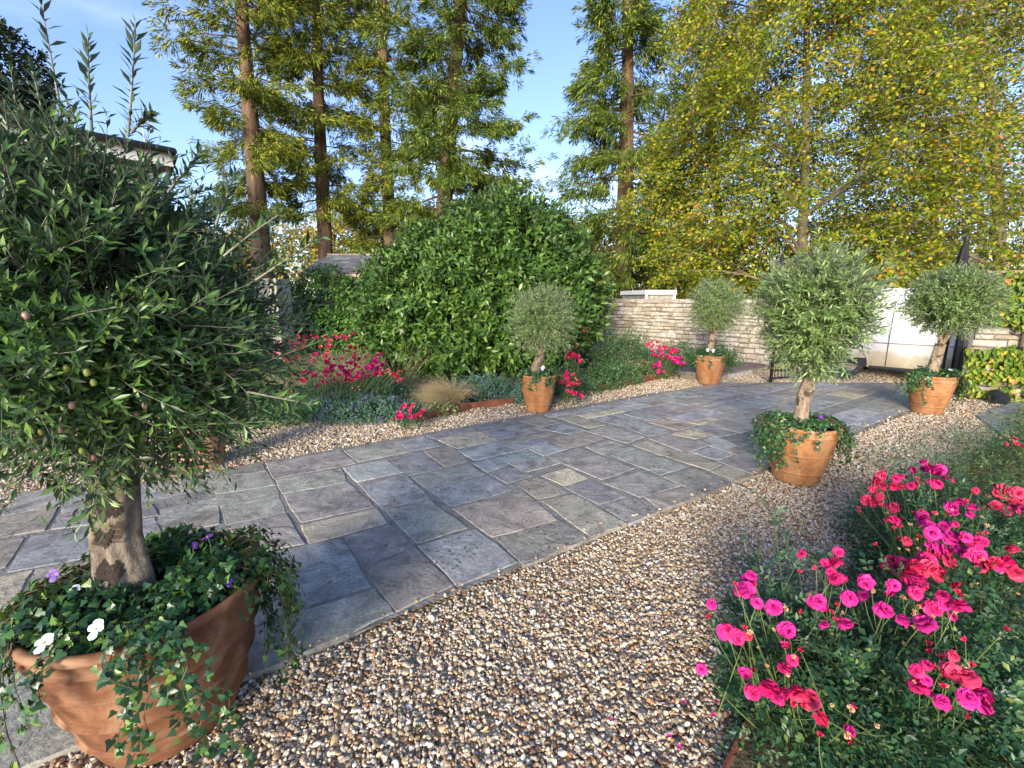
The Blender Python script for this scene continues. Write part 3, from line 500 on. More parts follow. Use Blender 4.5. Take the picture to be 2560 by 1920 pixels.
def rubble_wall(name, a, b, H0, H1, th, label, maxparts, group=None, coping='coping', ch=.075, xvis=(0, 1e9), slen=(.10, .30)):
    a, b = np.array(a[:2], float), np.array(b[:2], float); Lw = np.linalg.norm(b - a); ang = math.atan2(b[1] - a[1], b[0] - a[0])
    root = thing(name, (a[0], a[1], 0), label, 'wall', group, ang)
    g = Geo(); g.box((0, 0, -.1), (Lw, th, min(H0, H1) - .02)); g.out('wall_core', M['mortar_wall'], root)
    rows = []; z = 0
    while z < H0 - .09:
        h = ch * rng.uniform(.62, 1.30); x = -rng.uniform(0, .1)
        while x < Lw:
            w = rng.uniform(*slen) * (1.0 if h < ch else 1.15); hh = h * rng.uniform(.72, 1.04); rows.append((x + w / 2, z + h / 2 + rng.normal() * .006, w - .014, hh - .010)); x += w
        z += h
    ctr = np.array(rows)
    wx = a[0] + ctr[:, 0] * math.cos(ang); wy = a[1] + ctr[:, 0] * math.sin(ang)
    vis = (ctr[:, 0] > xvis[0]) & (ctr[:, 0] < xvis[1]); score = ctr[:, 2] * ctr[:, 3] / (wx ** 2 + wy ** 2) * vis
    top = set(np.argsort(-score)[:maxparts].tolist()); gs_ = Geo()
    for k, (x, zc, w, h) in enumerate(rows):
        V, F, me = STONES[int(rng.integers(len(STONES)))]; d = .028 * rng.uniform(.6, 1.4)
        if k in top and vis[k]:
            o = link('stone', me, root); o.location = (x, 0, zc); o.scale = (w, d, h)
        else: gs_.add(V * np.array([w, d, h]) + np.array([x, 0, zc]), F)
    if gs_.n: setp(gs_.out('stone_facing', M['rubble'], root), kind='stuff')
    x = 0; mc = M[coping]
    while x < Lw - .05:
        w = min(rng.uniform(.35, .6), Lw - x); g = Geo(); zt = H0 + (H1 - H0) * x / Lw; g.box((0, -.035, -.06 + rng.uniform(-.004, .004)), (w - .012, th + .035, rng.uniform(-.006, .012)))
        V = np.array(g.V); V += rng.normal(size=V.shape) * .004; mk('coping_stone', V, g.F, mc, root, loc=(x, 0, zt)); x += w
    return root
WA = (6.0, 10.55); WB = (1.0, 15.6)
rubble_wall('stone_wall', (WB[0], WB[1]), (WA[0], WA[1]), 1.64, 1.64, .4, 'pale rubble stone garden wall ending beside the open iron gate', 300, xvis=(2.6, 9), slen=(.10, .26), ch=.108)
rubble_wall('stone_wall', (-7.5, 16.4), (1.0, 15.61), 1.64, 1.64, .4, 'stone garden wall passing behind the big glossy shrub', 0, ch=.12, slen=(.25, .5))
rubble_wall('stone_wall', (7.88, 7.70), (11.4, 5.05), 2.12, 2.12, .4, 'high stone wall with pinkish coping under a yellowing climber at the right', 160, coping='redcope', ch=.10, slen=(.2, .45))
# step platform beside the far pot
sa, sb = G(1800, 952), G(1899, 931); sdv = unit((sb - sa)[None])[0]; sn = np.array([-sdv[1], sdv[0], 0]); L_ = np.linalg.norm(sb - sa) + .05
root = thing('stone_step', (sa[0], sa[1], 0), 'low stone step with flat slabs in front of the rubble wall', 'step', rz=math.atan2(sdv[1], sdv[0]))
x = -.35
while x < L_:
    w = rng.uniform(.22, .4); V, F, me = STONES[int(rng.integers(14))]; o = link('stone', me, root); o.location = (x + w / 2, .02, .055); o.scale = (w - .01, .03, .125); x += w
g = Geo(); g.box((-.35, .02, -.05), (L_, .9, .11)); g.out('step_core', M['mortar_wall'], root)
x = -.37
while x < L_:
    w = rng.uniform(.4, .62); g = Geo(); g.box((0, -.03, 0), (w - .012, .42, .045)); V = np.array(g.V) + rng.normal(size=(8, 3)) * .003; o = mk('slab', V, g.F, M['slab'], root, loc=(x, 0, .115)); o.color = (.20, .165, .145, .1)
    g = Geo(); g.box((0, .43, 0), (w - .012, .9, .043)); o = mk('slab', g.V, g.F, M['slab'], root, loc=(x, 0, .115)); o.color = (.17, .16, .15, .1); x += w

# iron gates
def gate(loc, rz, w, h, label):
    root = thing('iron_gate', loc, label, 'gate', 'black iron gate leaves', rz)
    for zz, nm in ((.06, 'rail'), (.22, 'rail'), (h - .10, 'rail')): g = Geo(); g.box((0, -.012, zz), (w, .012, zz + .035)); g.out(nm, M['black'], root)
    for xx in (0, w - .04): g = Geo(); g.box((xx, -.022, 0), (xx + .04, .022, h + .04)); g.tube([(xx + .02, 0, h + .04), (xx + .02, 0, h + .07), (xx + .02, 0, h + .10)], [.03, .034, .004], 8); g.out('gate_post', M['black'], root)
    n = int(w / .085)
    for i in range(1, n):
        g = Geo(); xx = .02 + i * (w - .04) / n; g.tube([(xx, 0, .06), (xx, 0, .22), (xx, 0, h)], [.008] * 3, 6); g.tube([(xx, 0, h), (xx, 0, h + .03), (xx, 0, h + .10)], [.009, .017, .002], 6); g.tube([(xx, 0, .20), (xx, 0, .215), (xx, 0, .235), (xx, 0, .25)], [.008, .016, .016, .008], 6); g.out('bar', M['black'], root, loc=(0, 0, 0))
    return root
ga = G(1924, 958)
gate((ga[0], ga[1], 0.02), math.radians(18), 1.35, 1.25, 'open black iron gate leaf beside the end of the stone wall')
gate((7.72, 7.60, .02), math.radians(58), .8, 1.25, 'black iron gate leaf behind the far right potted olive')

# house corner at the left
def gable_house():
    c = A(420, 372, 10.0); e = c[2]
    root = thing('house', (c[0], c[1], 0), 'stone house with dark gutters and slate roof behind the big potted olive', 'house', rz=math.atan2(-.75, -.66))
    g = Geo(); g.box((.25, -7, -.1), (9, -.3, e - .15)); g.out('wall', M['cream_render'], root)
    g = Geo(); V = [(-.1, .1, e), (9, .1, e), (9, -3.7, e + .9), (2.0, -3.7, e + .9), (-.1, -7.2, e), (9, -7.2, e), (-.1, .1, e - .08), (9, .1, e - .08)]
    g.add(V, [[0, 1, 2, 3], [0, 3, 4], [3, 2, 5, 4], [6, 7, 1, 0]]); g.out('roof', M['slate'], root)
    g = Geo(); g.box((-.05, -.02, e - .34), (9, .03, e - .09)); g.box((-.05, -7, e - .34), (-.01, -.02, e - .09)); g.out('fascia', M['wood_white'], root)
    g = Geo(); g.tube([(-.08, .14, e - .06), (9, .14, e - .06)], .065, 10, True); g.tube([(-.05, .16, e - .06), (-.05, -7, e - .06)], .065, 10, True); gt_ = g.out('gutter', M['black'], root)
    g = Geo(); g.tube([(-.1, .05, e - .1), (.0, -.15, e - .45), (.12, -.25, e - .7), (.14, -.25, 0)], .05, 10)
    for k in range(5): g.tube([(.14, -.25, e - .8 - k * .9), (.14, -.25, e - .74 - k * .9)], .065, 10, True)
    g.out('downpipe', M['black'], root)
    g = Geo(); a = np.linspace(0, 4.4, 14); P = [(.3, -.35, e + .12), (.3, -.35, e + .42)] + [(.3 - .09 + .09 * math.cos(t), -.35, e + .42 + .09 * math.sin(t)) for t in a]; g.tube(P, .012, 6); g.out('finial', M['wood_white'], root)
    for k in range(3):
        g = Geo(); g.box((.195, -1.8 - k * 1.9, 1.0), (.245, -.9 - k * 1.9, 2.3)); w = g.out('window', M['glass'], root)
        for sgn in (0, 1):
            g = Geo(); g.box((.18, -1.8 - k * 1.9 + sgn * .42, 1.0), (.19, -1.74 - k * 1.9 + sgn * .42, 2.3)); g.out('frame', M['wood_white'], w)
gable_house()
# outbuilding with a slate roof behind the shrub
def outbuilding():
    rl, rr, el = A(792, 640, 17.5), A(935, 648, 17.5), A(760, 684, 15.2); er = A(935, 690, 15.2)
    root = thing('outbuilding', (el[0], el[1], 0), 'low stone outbuilding with a lichened slate roof beside the big shrub', 'building')
    o = np.array([el[0], el[1], 0]); rz_, ez = rl[2], el[2]; Lb = 7.0
    g = Geo(); g.box((.2, .25, -.1), (Lb, 4.4, ez - .05)); g.out('wall', M['rubble'], root)
    g = Geo(); g.add([(.2, .25, ez - .05), (.2, 4.4, ez - .05), (.2, 2.3, rz_ - .05), (.45, .25, ez - .05), (.45, 4.4, ez - .05), (.45, 2.3, rz_ - .05)], [[0, 2, 1], [3, 4, 5], [0, 3, 5, 2], [2, 5, 4, 1]]); g.out('gable', M['rubble'], root)
    n = 11
    gsl = Geo()
    for i in range(n):
        f0, f1 = i / n, (i + 1.25) / n; y0, y1 = 2.3 * f0, 2.3 * min(f1, 1); z0_, z1 = ez + (rz_ - ez) * f0 + .035, ez + (rz_ - ez) * min(f1, 1) + .01; x = -.02 - rng.uniform(0, .2)
        while x < Lb + .2:
            w = rng.uniform(.22, .42); dz = rng.uniform(0, .012); gsl.add([(x, y0, z0_ + dz), (x + w - .01, y0, z0_ + dz), (x + w - .01, y1, z1 + dz), (x, y1, z1 + dz), (x, y0, z0_ + dz - .025), (x + w - .01, y0, z0_ + dz - .025)], [[0, 1, 2, 3], [4, 5, 1, 0]]); x += w
    rf = setp(gsl.out('roof_slates', M['slate'], root), kind='stuff')
    g = Geo(); g.add([(-.02, 2.3, rz_), (Lb, 2.3, rz_), (Lb, 4.6, ez), (-.02, 4.6, ez)], [[0, 1, 2, 3]]); g.out('rear_roof', M['slate'], root)
    x = -.05
    while x < Lb:
        w = rng.uniform(.35, .5); g = Geo(); g.box((0, -.13, 0), (w - .012, .13, .07)); mk('ridge_stone', g.V, g.F, M['coping'], root, loc=(x, 2.3, rz_ + .005)); x += w
    g = Geo(); g.box((-.02, .0, ez - .10), (Lb, .20, ez - .0)); g.out('eaves_board', plain('eaves_board', (.42, .33, .22), .7, 5, .2), root)
outbuilding()
# pale rendered wall end and bench-like white structure glimpsed through the olive
g = Geo()
b0 = A(560, 860, 12.5)
setp(mk('low_building', *(lambda gg: (gg.V, gg.F))((lambda gg: (gg.box((b0[0] - 1.6, 12.6, -.1), (b0[0] + 1.55, 13.4, 2.2)), gg)[1])(Geo())), M['cream_render']), 'pale rendered wall glimpsed between the big olive and the climber', 'wall')
# ---------------------------------------------------------------- vehicles and small hardware
def wheel(root, x, y, r, w=.2):
    o = link('wheel', None, root); o.location = (x, y, r)
    g = Geo(); a = np.linspace(0, 2 * math.pi, 33)[:-1]
    prof = [(r * .62, -w / 2), (r * .93, -w / 2), (r, -w * .32), (r, w * .32), (r * .93, w / 2), (r * .62, w / 2), (r * .62, -w / 2)]
    V = [(q * math.cos(t), d, q * math.sin(t)) for q, d in prof for t in a]; k = 32
    g.add(V, [[i * k + j, i * k + (j + 1) % k, (i + 1) * k + (j + 1) % k, (i + 1) * k + j] for i in range(len(prof) - 1) for j in range(k)]); g.out('tyre', M['rubber'], o, True)
    g = Geo(); prof = [(.001, -w * .30), (r * .18, -w * .34), (r * .22, -w * .22), (r * .48, -w * .22), (r * .56, -w * .42), (r * .63, -w * .45), (r * .63, w * .4)]
    V = [(q * math.cos(t), d, q * math.sin(t)) for q, d in prof for t in a]; g.add(V, [[i * k + j, i * k + (j + 1) % k, (i + 1) * k + (j + 1) % k, (i + 1) * k + j] for i in range(len(prof) - 1) for j in range(k)])
    for q in range(8):
        t = q * math.pi / 4; g.box((-.025, -w * .26, r * .32), (.025, -w * .215, r * .42)); V = np.array(g.V[-8:]); c, s_ = math.cos(t), math.sin(t); V = np.stack([V[:, 0] * c - V[:, 2] * s_, V[:, 1], V[:, 0] * s_ + V[:, 2] * c], 1); g.V[-8:] = [tuple(v) for v in V]
    g.out('rim', M['hub'], o, True)
def van():
    w0 = G(2113, 941); d = np.array([.67, -.74]); rz_ = math.atan2(d[1], d[0])
    root = thing('van', (w0[0], w0[1], 0), 'white panel van with dusty brown lower sides parked beyond the gates', 'van', rz=rz_)
    st_ = [(-.98, .42, .62, .10), (-.92, .30, .80, .04), (-.72, .25, .93, .0), (-.25, .25, 1.04, 0), (.12, .25, 1.12, 0), (.50, .25, 1.48, 0), (.85, .25, 1.74, 0), (1.15, .25, 1.84, 0), (1.6, .25, 1.875, 0), (2.6, .25, 1.88, 0), (3.45, .25, 1.86, 0), (3.56, .27, 1.82, .02), (3.60, .35, 1.70, .05)]
    Wd = 1.72; V = []; npf = 14
    for x, zb, zt, ins in st_:
        zs = [zb, zb + .02, .55 * (zb + min(zt, .8)) if zt < .9 else .52, min(.80, zt * .9), min(.82, zt * .92), min(1.12, zt * .96), zt - .10 if zt > 1.2 else zt - .03, zt]
        zs = sorted(zs); ys = [.05, 0, -.012, 0, .015, .035, .11 if zt > 1.2 else .06, .26]
        for y, z in zip(ys, zs): V.append((x, y + ins, z))
        for y, z in list(zip(ys, zs))[::-1]: V.append((x, Wd - y - ins, z))
    k = 16; F = [[i * k + j, (i + 1) * k + j, (i + 1) * k + (j + 1) % k, i * k + (j + 1) % k] for i in range(len(st_) - 1) for j in range(k)] + [list(range(k)), [(len(st_) - 1) * k + j for j in range(k)][::-1]]
    b = mk('body', V, F, M['van'], root, True)
    mdl = b.modifiers.new('edge', 'EDGE_SPLIT'); mdl.split_angle = math.radians(28)
    for xw in (0, 2.75):
        for yw in (.12, Wd - .12): wheel(root, xw, yw, .30)
        g = Geo(); a = np.linspace(-.15, math.pi + .15, 22); P = [(xw + .36 * math.cos(t), -.015, .31 + .36 * math.sin(t)) for t in a]; g.tube(P, .022, 6); g.out('wheel_arch', M['van'], root, True)
        g = Geo(); V2 = [(xw, -.008, .30)] + [(xw + .355 * math.cos(t), -.008, .31 + .355 * math.sin(t)) for t in a]; g.add(V2, [[0, i + 1, i + 2] for i in range(len(a) - 1)]); g.out('wheel_well', M['black_plastic'], root)
    g = Geo(); [g.tube([(q_, -.016, .30), (q_, -.022, .78), (q_, .02, 1.1), (q_, .08, 1.62)], .006, 5) for q_ in (.52, 1.02, 2.10)]; setp(g.out('door_seam', M['black_plastic'], root), kind='stuff')
    g = Geo(); g.box((.45, -.024, .765), (3.5, .0, .785)); g.out('side_moulding', M['hub'], root)
    g = Geo(); g.box((.40, -.012, .24), (2.38, .02, .29)); g.out('sill', M['black_plastic'], root)
    g = Geo(); g.box((1.95, .012, 1.10), (2.62, .035, 1.125)); g.out('sliding_rail', M['white_paint'], root)
    g = Geo(); g.box((.85, -.02, .98), (.98, .012, 1.01)); g.out('handle', M['black_plastic'], root)
    g = Geo(); g.add([(.22, .022, 1.14), (.98, .022, 1.14), (.98, .085, 1.60), (.62, .085, 1.58)], [[0, 1, 2, 3]]); g.out('side_window', M['glass'], root)
    g = Geo(); g.add([(.10, .25, 1.155), (.10, Wd - .25, 1.155), (.80, Wd - .3, 1.73), (.80, .3, 1.73)], [[0, 1, 2, 3]]); g.V = [(x - .03, y, z + .02) for x, y, z in g.V]; g.out('windscreen', M['glass'], root)
    g = Geo(); g.box((-1.02, .06, .25), (-.90, Wd - .06, .48)); g.out('bumper', M['black_plastic'], root)
    for yy in (.12, Wd - .42): g = Geo(); g.box((-.96, yy, .62), (-.80, yy + .3, .80)); g.out('headlight', M['glass'], root)
    g = Geo(); g.box((.05, -.20, 1.08), (.17, -.02, 1.30)); g.out('wing_mirror', M['black_plastic'], root)
    for ch in root.children:
        if ch.data is not None:
            for v in ch.data.vertices: v.co.x = 2.75 - v.co.x
            ch.data.flip_normals()
van()
def truck():
    Y = 17.0; c = A(1652, 740, Y); x0, x1 = A(1614, 740, Y)[0], A(1691, 740, Y)[0]; zt = A(1650, 725, Y)[2]; w = x1 - x0
    root = thing('truck', (x0, Y, 0), 'white truck with a boxy roof canopy showing above the stone wall', 'truck', rz=math.radians(3))
    g = Geo(); g.box((0, 0, .35), (w, 3.2, zt - .42)); g.out('body', M['white_paint'], root)
    g = Geo(); g.box((-.02, -.03, zt - .16), (w + .02, 3.2, zt)); g.out('canopy_roof', M['white_paint'], root)
    for xx in (0, w - .07): g = Geo(); g.box((xx, 0, zt - .42), (xx + .07, .08, zt - .16)); g.out('canopy_post', M['white_paint'], root)
    g = Geo(); g.box((.05, .10, zt - .42), (w - .05, 3.1, zt - .16)); g.out('canopy_opening', M['hub'], root)
    for yy in (.5, 2.5):
        for xx in (.05, w - .2):
            g = Geo(); a = np.linspace(0, 2 * math.pi, 25)[:-1]; g.tube([(xx, yy, .34), (xx + .2, yy, .34)], .34, 20, True); g.out('wheel', M['rubber'], root)
truck()
def parasol(p, ztop, label, r=.066):
    root = thing('closed_parasol', (p[0], p[1], 0), label, 'parasol', 'closed black parasols')
    g = Geo(); g.tube([(0, 0, 0), (0, 0, ztop - .1)], .022, 10); g.out('pole', M['black'], root)
    g = Geo(); V = []; k = 40; zs = np.linspace(0, 1, 14)
    for t in zs:
        for j in range(k):
            a = 2 * math.pi * j / k; rr = (r * (.25 + .95 * math.sin(min(1, t * 1.25) * math.pi * .62) ** .8)) * (1 + .34 * math.cos(5 * a + 7 * t) + .12 * math.sin(11 * t)) * (1 if t > .05 else .4)
            if t > .93: rr *= .75
            V.append((rr * math.cos(a), rr * math.sin(a), ztop - .06 - t * 1.15))
    g.add(V, [[i * k + j, (i + 1) * k + j, (i + 1) * k + (j + 1) % k, i * k + (j + 1) % k] for i in range(13) for j in range(k)]); g.out('canopy', M['black_cloth'], root, True)
    g = Geo(); g.tube([(0, 0, ztop - .08), (0, 0, ztop - .04), (0, 0, ztop + .02), (0, 0, ztop + .06)], [.03, .035, .02, .003], 8); g.out('finial', M['black'], root)
    g = Geo(); g.lathe([(r * 1.08, ztop - .80), (r * 1.16, ztop - .775), (r * 1.08, ztop - .75)], 24); g.out('strap', M['black'], root)
    g = Geo(); g.lathe([(.001, .05), (.24, .05), (.26, .02), (.26, 0)], 24); g.out('base', M['black'], root)
pp = A(2417, 592, 8.6); parasol(pp, pp[2], 'closed black parasol rising behind the far right potted olive')
pp = A(1958, 622, 13.2); parasol(pp, pp[2], 'closed black parasol mostly hidden behind the tall potted olive', .05)
def spotlight():
    p = G(2490, 1008); root = thing('garden_spotlight', (p[0], p[1], 0), 'black drum-shaped garden spotlight on the gravel below the climber', 'light')
    g = Geo(); g.tube([(-.02, -.10, .07), (0, .0, .12), (.02, .08, .16)], [.105, .10, .07], 20, True); g.out('lamp_housing', M['black_plastic'], root, False)
    g = Geo(); g.tube([(-.12, 0, .12), (-.12, 0, .0), (.12, 0, .0), (.12, 0, .12)], .010, 6); g.out('bracket', M['black'], root)
    g = Geo(); g.tube([(-.024, -.113, .066), (-.0236, -.112, .0664)], [.092, .092], 20, True); g.out('lens', M['glass'], root)
spotlight()

# ---------------------------------------------------------------- pots
def profile(ridges):
    z = np.concatenate([np.linspace(0, .93, 130)]); body = np.interp(z, [0, .03, .2, .4, .6, .8, .93], [.60, .62, .70, .79, .865, .925, .955])
    for r_ in ridges: body += .034 * np.exp(-((z - r_) / .0095) ** 2)
    P = [(.02, 0.)] + list(zip(body, z)) + [(.985, .937), (1.0, .950), (1.005, .965), (1.0, .985), (.985, .998), (.95, 1.0), (.925, .992), (.91, .97), (.90, .92), (.86, .78), (.02, .77)]; return P
def pot(c, r, h, mk_, label, seed):
    q = np.random.default_rng(seed); k = 72; V = []; f = np.array(profile((.85, .66, .42, .18) if seed == 0 else (.85, .52, .20))); ph = q.uniform(0, 6, 4)
    # resample the profile finer for smooth bands
    for rr, zz in f:
        for j in range(k):
            a = 2 * math.pi * j / k; wob = 1 + .004 * math.sin(2 * a + ph[0]); V.append((rr * r * wob * math.cos(a), rr * r * wob * math.sin(a), zz * h ))
    F = [[i * k + j, i * k + (j + 1) % k, (i + 1) * k + (j + 1) % k, (i + 1) * k + j] for i in range(len(f) - 1) for j in range(k)]
    root = thing('terracotta_pot', (c[0], c[1], 0), label, 'plant pot', 'terracotta pots with olives')
    mk('pot_body', V, F, M[mk_], root, True)
    g = Geo(); g.lathe([(.905 * r, h * .90), (r * .7, h * .93), (r * .3, h * .95), (.001, h * .955)], 32); V2 = np.array(g.V); V2[:, 2] += q.normal(size=len(V2)) * .006; mk('soil', V2, g.F, M['soil'], root, True); return root
PL = ['large brownish terracotta pot with ivy spilling over its rim, nearest the camera', 'terracotta pot in front of the big shrub beside the catmint', 'orange ringed terracotta pot at the gravel edge with ivy down both sides',
      'terracotta pot near the stone step at the far end of the paving', 'ringed terracotta pot by the climber-covered wall at the paving edge', 'pinkish terracotta pot half hidden behind the near olive crown']
for i, (c, r, h, m_) in enumerate(POTS): pot(c, r, h, m_, PL[i], i)

# ---------------------------------------------------------------- olive trees
def gnarl(P, R, k, amp, seed, bumps=(), n=40):
    P = np.asarray(P, float); t = np.linspace(0, 1, len(P)); tt = np.linspace(0, 1, n); Q = np.stack([np.interp(tt, t, P[:, i]) for i in range(3)], 1)
    for _ in range(3): Q[1:-1] = (Q[:-2] + Q[1:-1] * 2 + Q[2:]) / 4
    Rr = np.interp(tt, t, R); q = np.random.default_rng(seed); ph = q.uniform(0, 6.28, 8); T = unit(np.gradient(Q, axis=0)); V = []
    for i in range(n):
        u = unit(np.cross([0, 1., .01], T[i])[None])[0]; w = np.cross(T[i], u)
        for j in range(k):
            a = 2 * math.pi * j / k; f = 1 + amp * (.5 * math.sin(3 * a + ph[0] + 3 * tt[i]) + .35 * math.sin(5 * a + ph[1] - 5 * tt[i]) + .3 * math.sin(2 * a + 9 * tt[i] + ph[2]) + .22 * math.sin(9 * a + ph[3] + 8 * tt[i]) + .25 * math.sin(17 * tt[i] + ph[4]))
            for (bt, ba, bh, bw) in bumps:
                da = (a - ba + math.pi) % (2 * math.pi) - math.pi; f += bh * math.exp(-((tt[i] - bt) / bw) ** 2 - (da / .55) ** 2)
            V.append(Q[i] + Rr[i] * f * (math.cos(a) * u + math.sin(a) * w))
    F = [[i * k + j, i * k + (j + 1) % k, (i + 1) * k + (j + 1) % k, (i + 1) * k + j] for i in range(n - 1) for j in range(k)]
    return V, F
def split_parts(root, name, TV, TF, P, R, sc, mat, nparts, near=None, stuffname='crown'):
    """the nparts leaves that show largest become objects, the rest one mesh"""
    loc = np.array(root.location)
    if nparts:
        wp = P + loc; d = np.linalg.norm(wp - np.array([0, 0, HC]), axis=1); s0 = sc if sc.ndim == 1 else sc[:, 0]
        q = wp - np.array([0, 0, HC]); zc = q[:, 1] * _cp - q[:, 2] * _sp; yc = q[:, 1] * _sp + q[:, 2] * _cp; u = 1280 + FPX * q[:, 0] / zc; v = 960 - FPX * yc / zc
        inn = (zc > .1) & (u > 5) & (u < 2555) & (v > 5) & (v < 1915); score = np.where(inn, s0 / d ** 1.5, 0)
        pick = np.argsort(-score)[:nparts]; me = bpy.data.meshes.new(name); me.from_pydata([tuple(x) for x in TV.tolist()], [], TF.tolist()); me.update(); me.materials.append(mat)
        mats = matrices(P[pick], R[pick], s0[pick])
        for m_ in mats: o = bpy.data.objects.new(name, me); COL.objects.link(o); o.parent = root; o.matrix_local = m_
        keep = np.ones(len(P), bool); keep[pick] = False; P, R, sc = P[keep], R[keep], sc[keep]
    V, F = scatter(TV, TF, P, R, sc); return setp(mk(stuffname, V, F, mat, root), kind='stuff')
def olive(c, zsoil, trunk, radii, cz, rx, rz, nsh, mat, label, nparts=300, ll=(.045, .07), bark='olive_bark_pale', seed=1, extra=(), tmpl=OLIVE, bumps=(), npairs=9, flat=1.0, shear=0.0, taper=0.0, fine=False):
    q = np.random.default_rng(seed); root = thing('olive_tree', (c[0], c[1], zsoil), label, 'olive tree', 'potted olive trees')
    V, F = gnarl(trunk, radii, 128 if fine else 28, .16, seed, bumps, 150 if fine else 40)
    if fine: Va = np.array(V); Va += unit(Va - np.array([*np.array(trunk)[0][:2], 0]))[:, [0, 1, 2]] * [1, 1, 0] * (q.normal(size=len(Va)) * .0009)[:, None]; V = Va
    mk('trunk', V, F, M[bark], root, True)
    if fine:
        Va = np.array(V); fa = np.array(F); cen = Va[fa].mean(1); zt = cen[:, 2]; k_ = np.tile(np.arange(128), 149); ang = np.arctan2(cen[:, 1] - np.interp(zt, [t_[2] for t_ in trunk], [t_[1] for t_ in trunk]), cen[:, 0] - np.interp(zt, [t_[2] for t_ in trunk], [t_[0] for t_ in trunk]))
        for si, (za, aa, hz, ha) in enumerate(((.145, -1.35, .040, .62), (.275, -1.40, .030, .40), (.385, -1.30, .045, .62), (.20, -2.75, .05, .3), (.34, -2.6, .07, .22))):
            rr_ = ((zt - za + .012 * np.sin(9 * ang + si)) / hz) ** 2 + ((ang - aa) / ha) ** 2 + .35 * np.sin(ang * 23 + si * 2) * np.sin(zt * 260 + si) * .6; m_ = rr_ < 1; ff = fa[m_]
            if len(ff) < 4: continue
            u_, inv = np.unique(ff, return_inverse=True); ax_ = np.stack([np.interp(Va[u_, 2], [t_[2] for t_ in trunk], [t_[i_] for t_ in trunk]) for i_ in (0, 1)], 1); out_ = unit(Va[u_, :2] - ax_); Vs = Va[u_].copy(); Vs[:, :2] += out_ * .0022; Vs += q.normal(size=Vs.shape) * .0008
            mk('bark_scar', Vs, inv.reshape(ff.shape), M['scar'], root, True)
    top = np.array(trunk[-1], float); cc = np.array([top[0] + cz[0], top[1] + cz[1], cz[2] - zsoil])
    # limbs
    for i in range(7):
        a = i * 2.4 + q.uniform(-.3, .3); e = cc + np.array([math.cos(a) * rx * .55, math.sin(a) * rx * .55, q.uniform(-.2, .55) * rz]); g = Geo(); m_ = (top + e) / 2 + q.normal(size=3) * rx * .06 + [0, 0, -rz * .08]
        tt = np.linspace(0, 1, 7)[:, None]; P = (1 - tt) ** 2 * (top - [0, 0, .05]) + 2 * tt * (1 - tt) * m_ + tt ** 2 * e; g.tube(P, np.linspace(radii[-1] * .5, .008, 7), 7); g.out('limb', M[bark], root, True)
    d = unit(q.normal(size=(nsh, 3))); rr = q.uniform(.30, .86, nsh) ** .75; lump = 1 + .13 * np.sin(d[:, 0] * 5 + seed) * np.cos(d[:, 2] * 4 + seed * 2) + .08 * np.sin(d[:, 1] * 9 + seed)
    o = cc + d * np.array([rx, rx, rz]) * (rr * lump)[:, None]
    o[:, 2] -= shear * (o[:, 0] - cc[0]); lowf = 1 - taper * np.maximum(0, -d[:, 2]) ** 1.0; o[:, :2] = cc[:2] + (o[:, :2] - cc[:2]) * lowf[:, None]
    dr = unit(d * .95 + q.normal(size=(nsh, 3)) * .5 + np.array([0, 0, .28 * flat])); Ls = q.uniform(.16, .34, nsh) * (rx / .55) ** .5
    if not len(extra):   # stray upright and sideways shoots break the ball
        w_ = cc + np.array([c[0], c[1], zsoil]); dd_ = unit(q.normal(size=(16, 3)) * [1, 1, .6] + [0, 0, .75]); extra = [(w_ + v * [rx, rx, rz] * .72, w_ + v * [rx, rx, rz] * q.uniform(1.12, 1.42) + [0, 0, .03]) for v in dd_]
    if len(extra):   # long shoots: (start, end) in world px
        eo = np.array([e[0] for e in extra]) - [c[0], c[1], zsoil]; ed = np.array([e[1] for e in extra]) - [c[0], c[1], zsoil]; eL = np.linalg.norm(ed - eo, axis=1)
    m_ = 5; t = np.linspace(0, 1, m_)[None, :, None]; bend = q.normal(size=(nsh, 1, 3)) * .12 + np.array([0, 0, -.10]); P = o[:, None] + dr[:, None] * t * Ls[:, None, None] + bend * t ** 2 * Ls[:, None, None]
    V, F = twigs(P, np.linspace(.0035, .0012, m_)[None].repeat(nsh, 0) * .62); setp(mk('twigs', V, F, M['twig'], root), kind='stuff')
    LP, LR, LSc = [], [], []
    def leaves(o, dr, Ls, bend, n):
        N = len(o); tt = np.repeat(np.linspace(.12, 1, n), 2)[None, :]; side = np.tile([1, -1], n)[None, :]; tw = np.repeat(np.arange(n) % 2 * math.pi / 2, 2)[None] + q.uniform(0, 6.28, (N, 1))
        pos = o[:, None] + dr[:, None] * (tt * Ls[:, None])[..., None] + bend * (tt[..., None] ** 2) * Ls[:, None, None]; ref = unit(np.cross(dr, q.normal(size=dr.shape))); b2 = np.cross(dr, ref)
        s_ = side[..., None] * (np.cos(tw)[..., None] * ref[:, None] + np.sin(tw)[..., None] * b2[:, None]); f = (.55 + .75 * tt)[..., None]
        dd = unit(dr[:, None] * f * .9 + s_ * .85 + q.normal(size=pos.shape) * .22); nn = unit(np.cross(dd, np.cross(dr[:, None], dd)) + q.normal(size=pos.shape) * .35 + np.array([0, 0, .35]))
        LP.append(pos.reshape(-1, 3)); LR.append(frames(dd.reshape(-1, 3), nn.reshape(-1, 3))); LSc.append((q.uniform(*ll, pos.shape[:2]) * np.where(tt > .9, .7, 1)).reshape(-1))
    leaves(o, dr, Ls, bend, npairs)
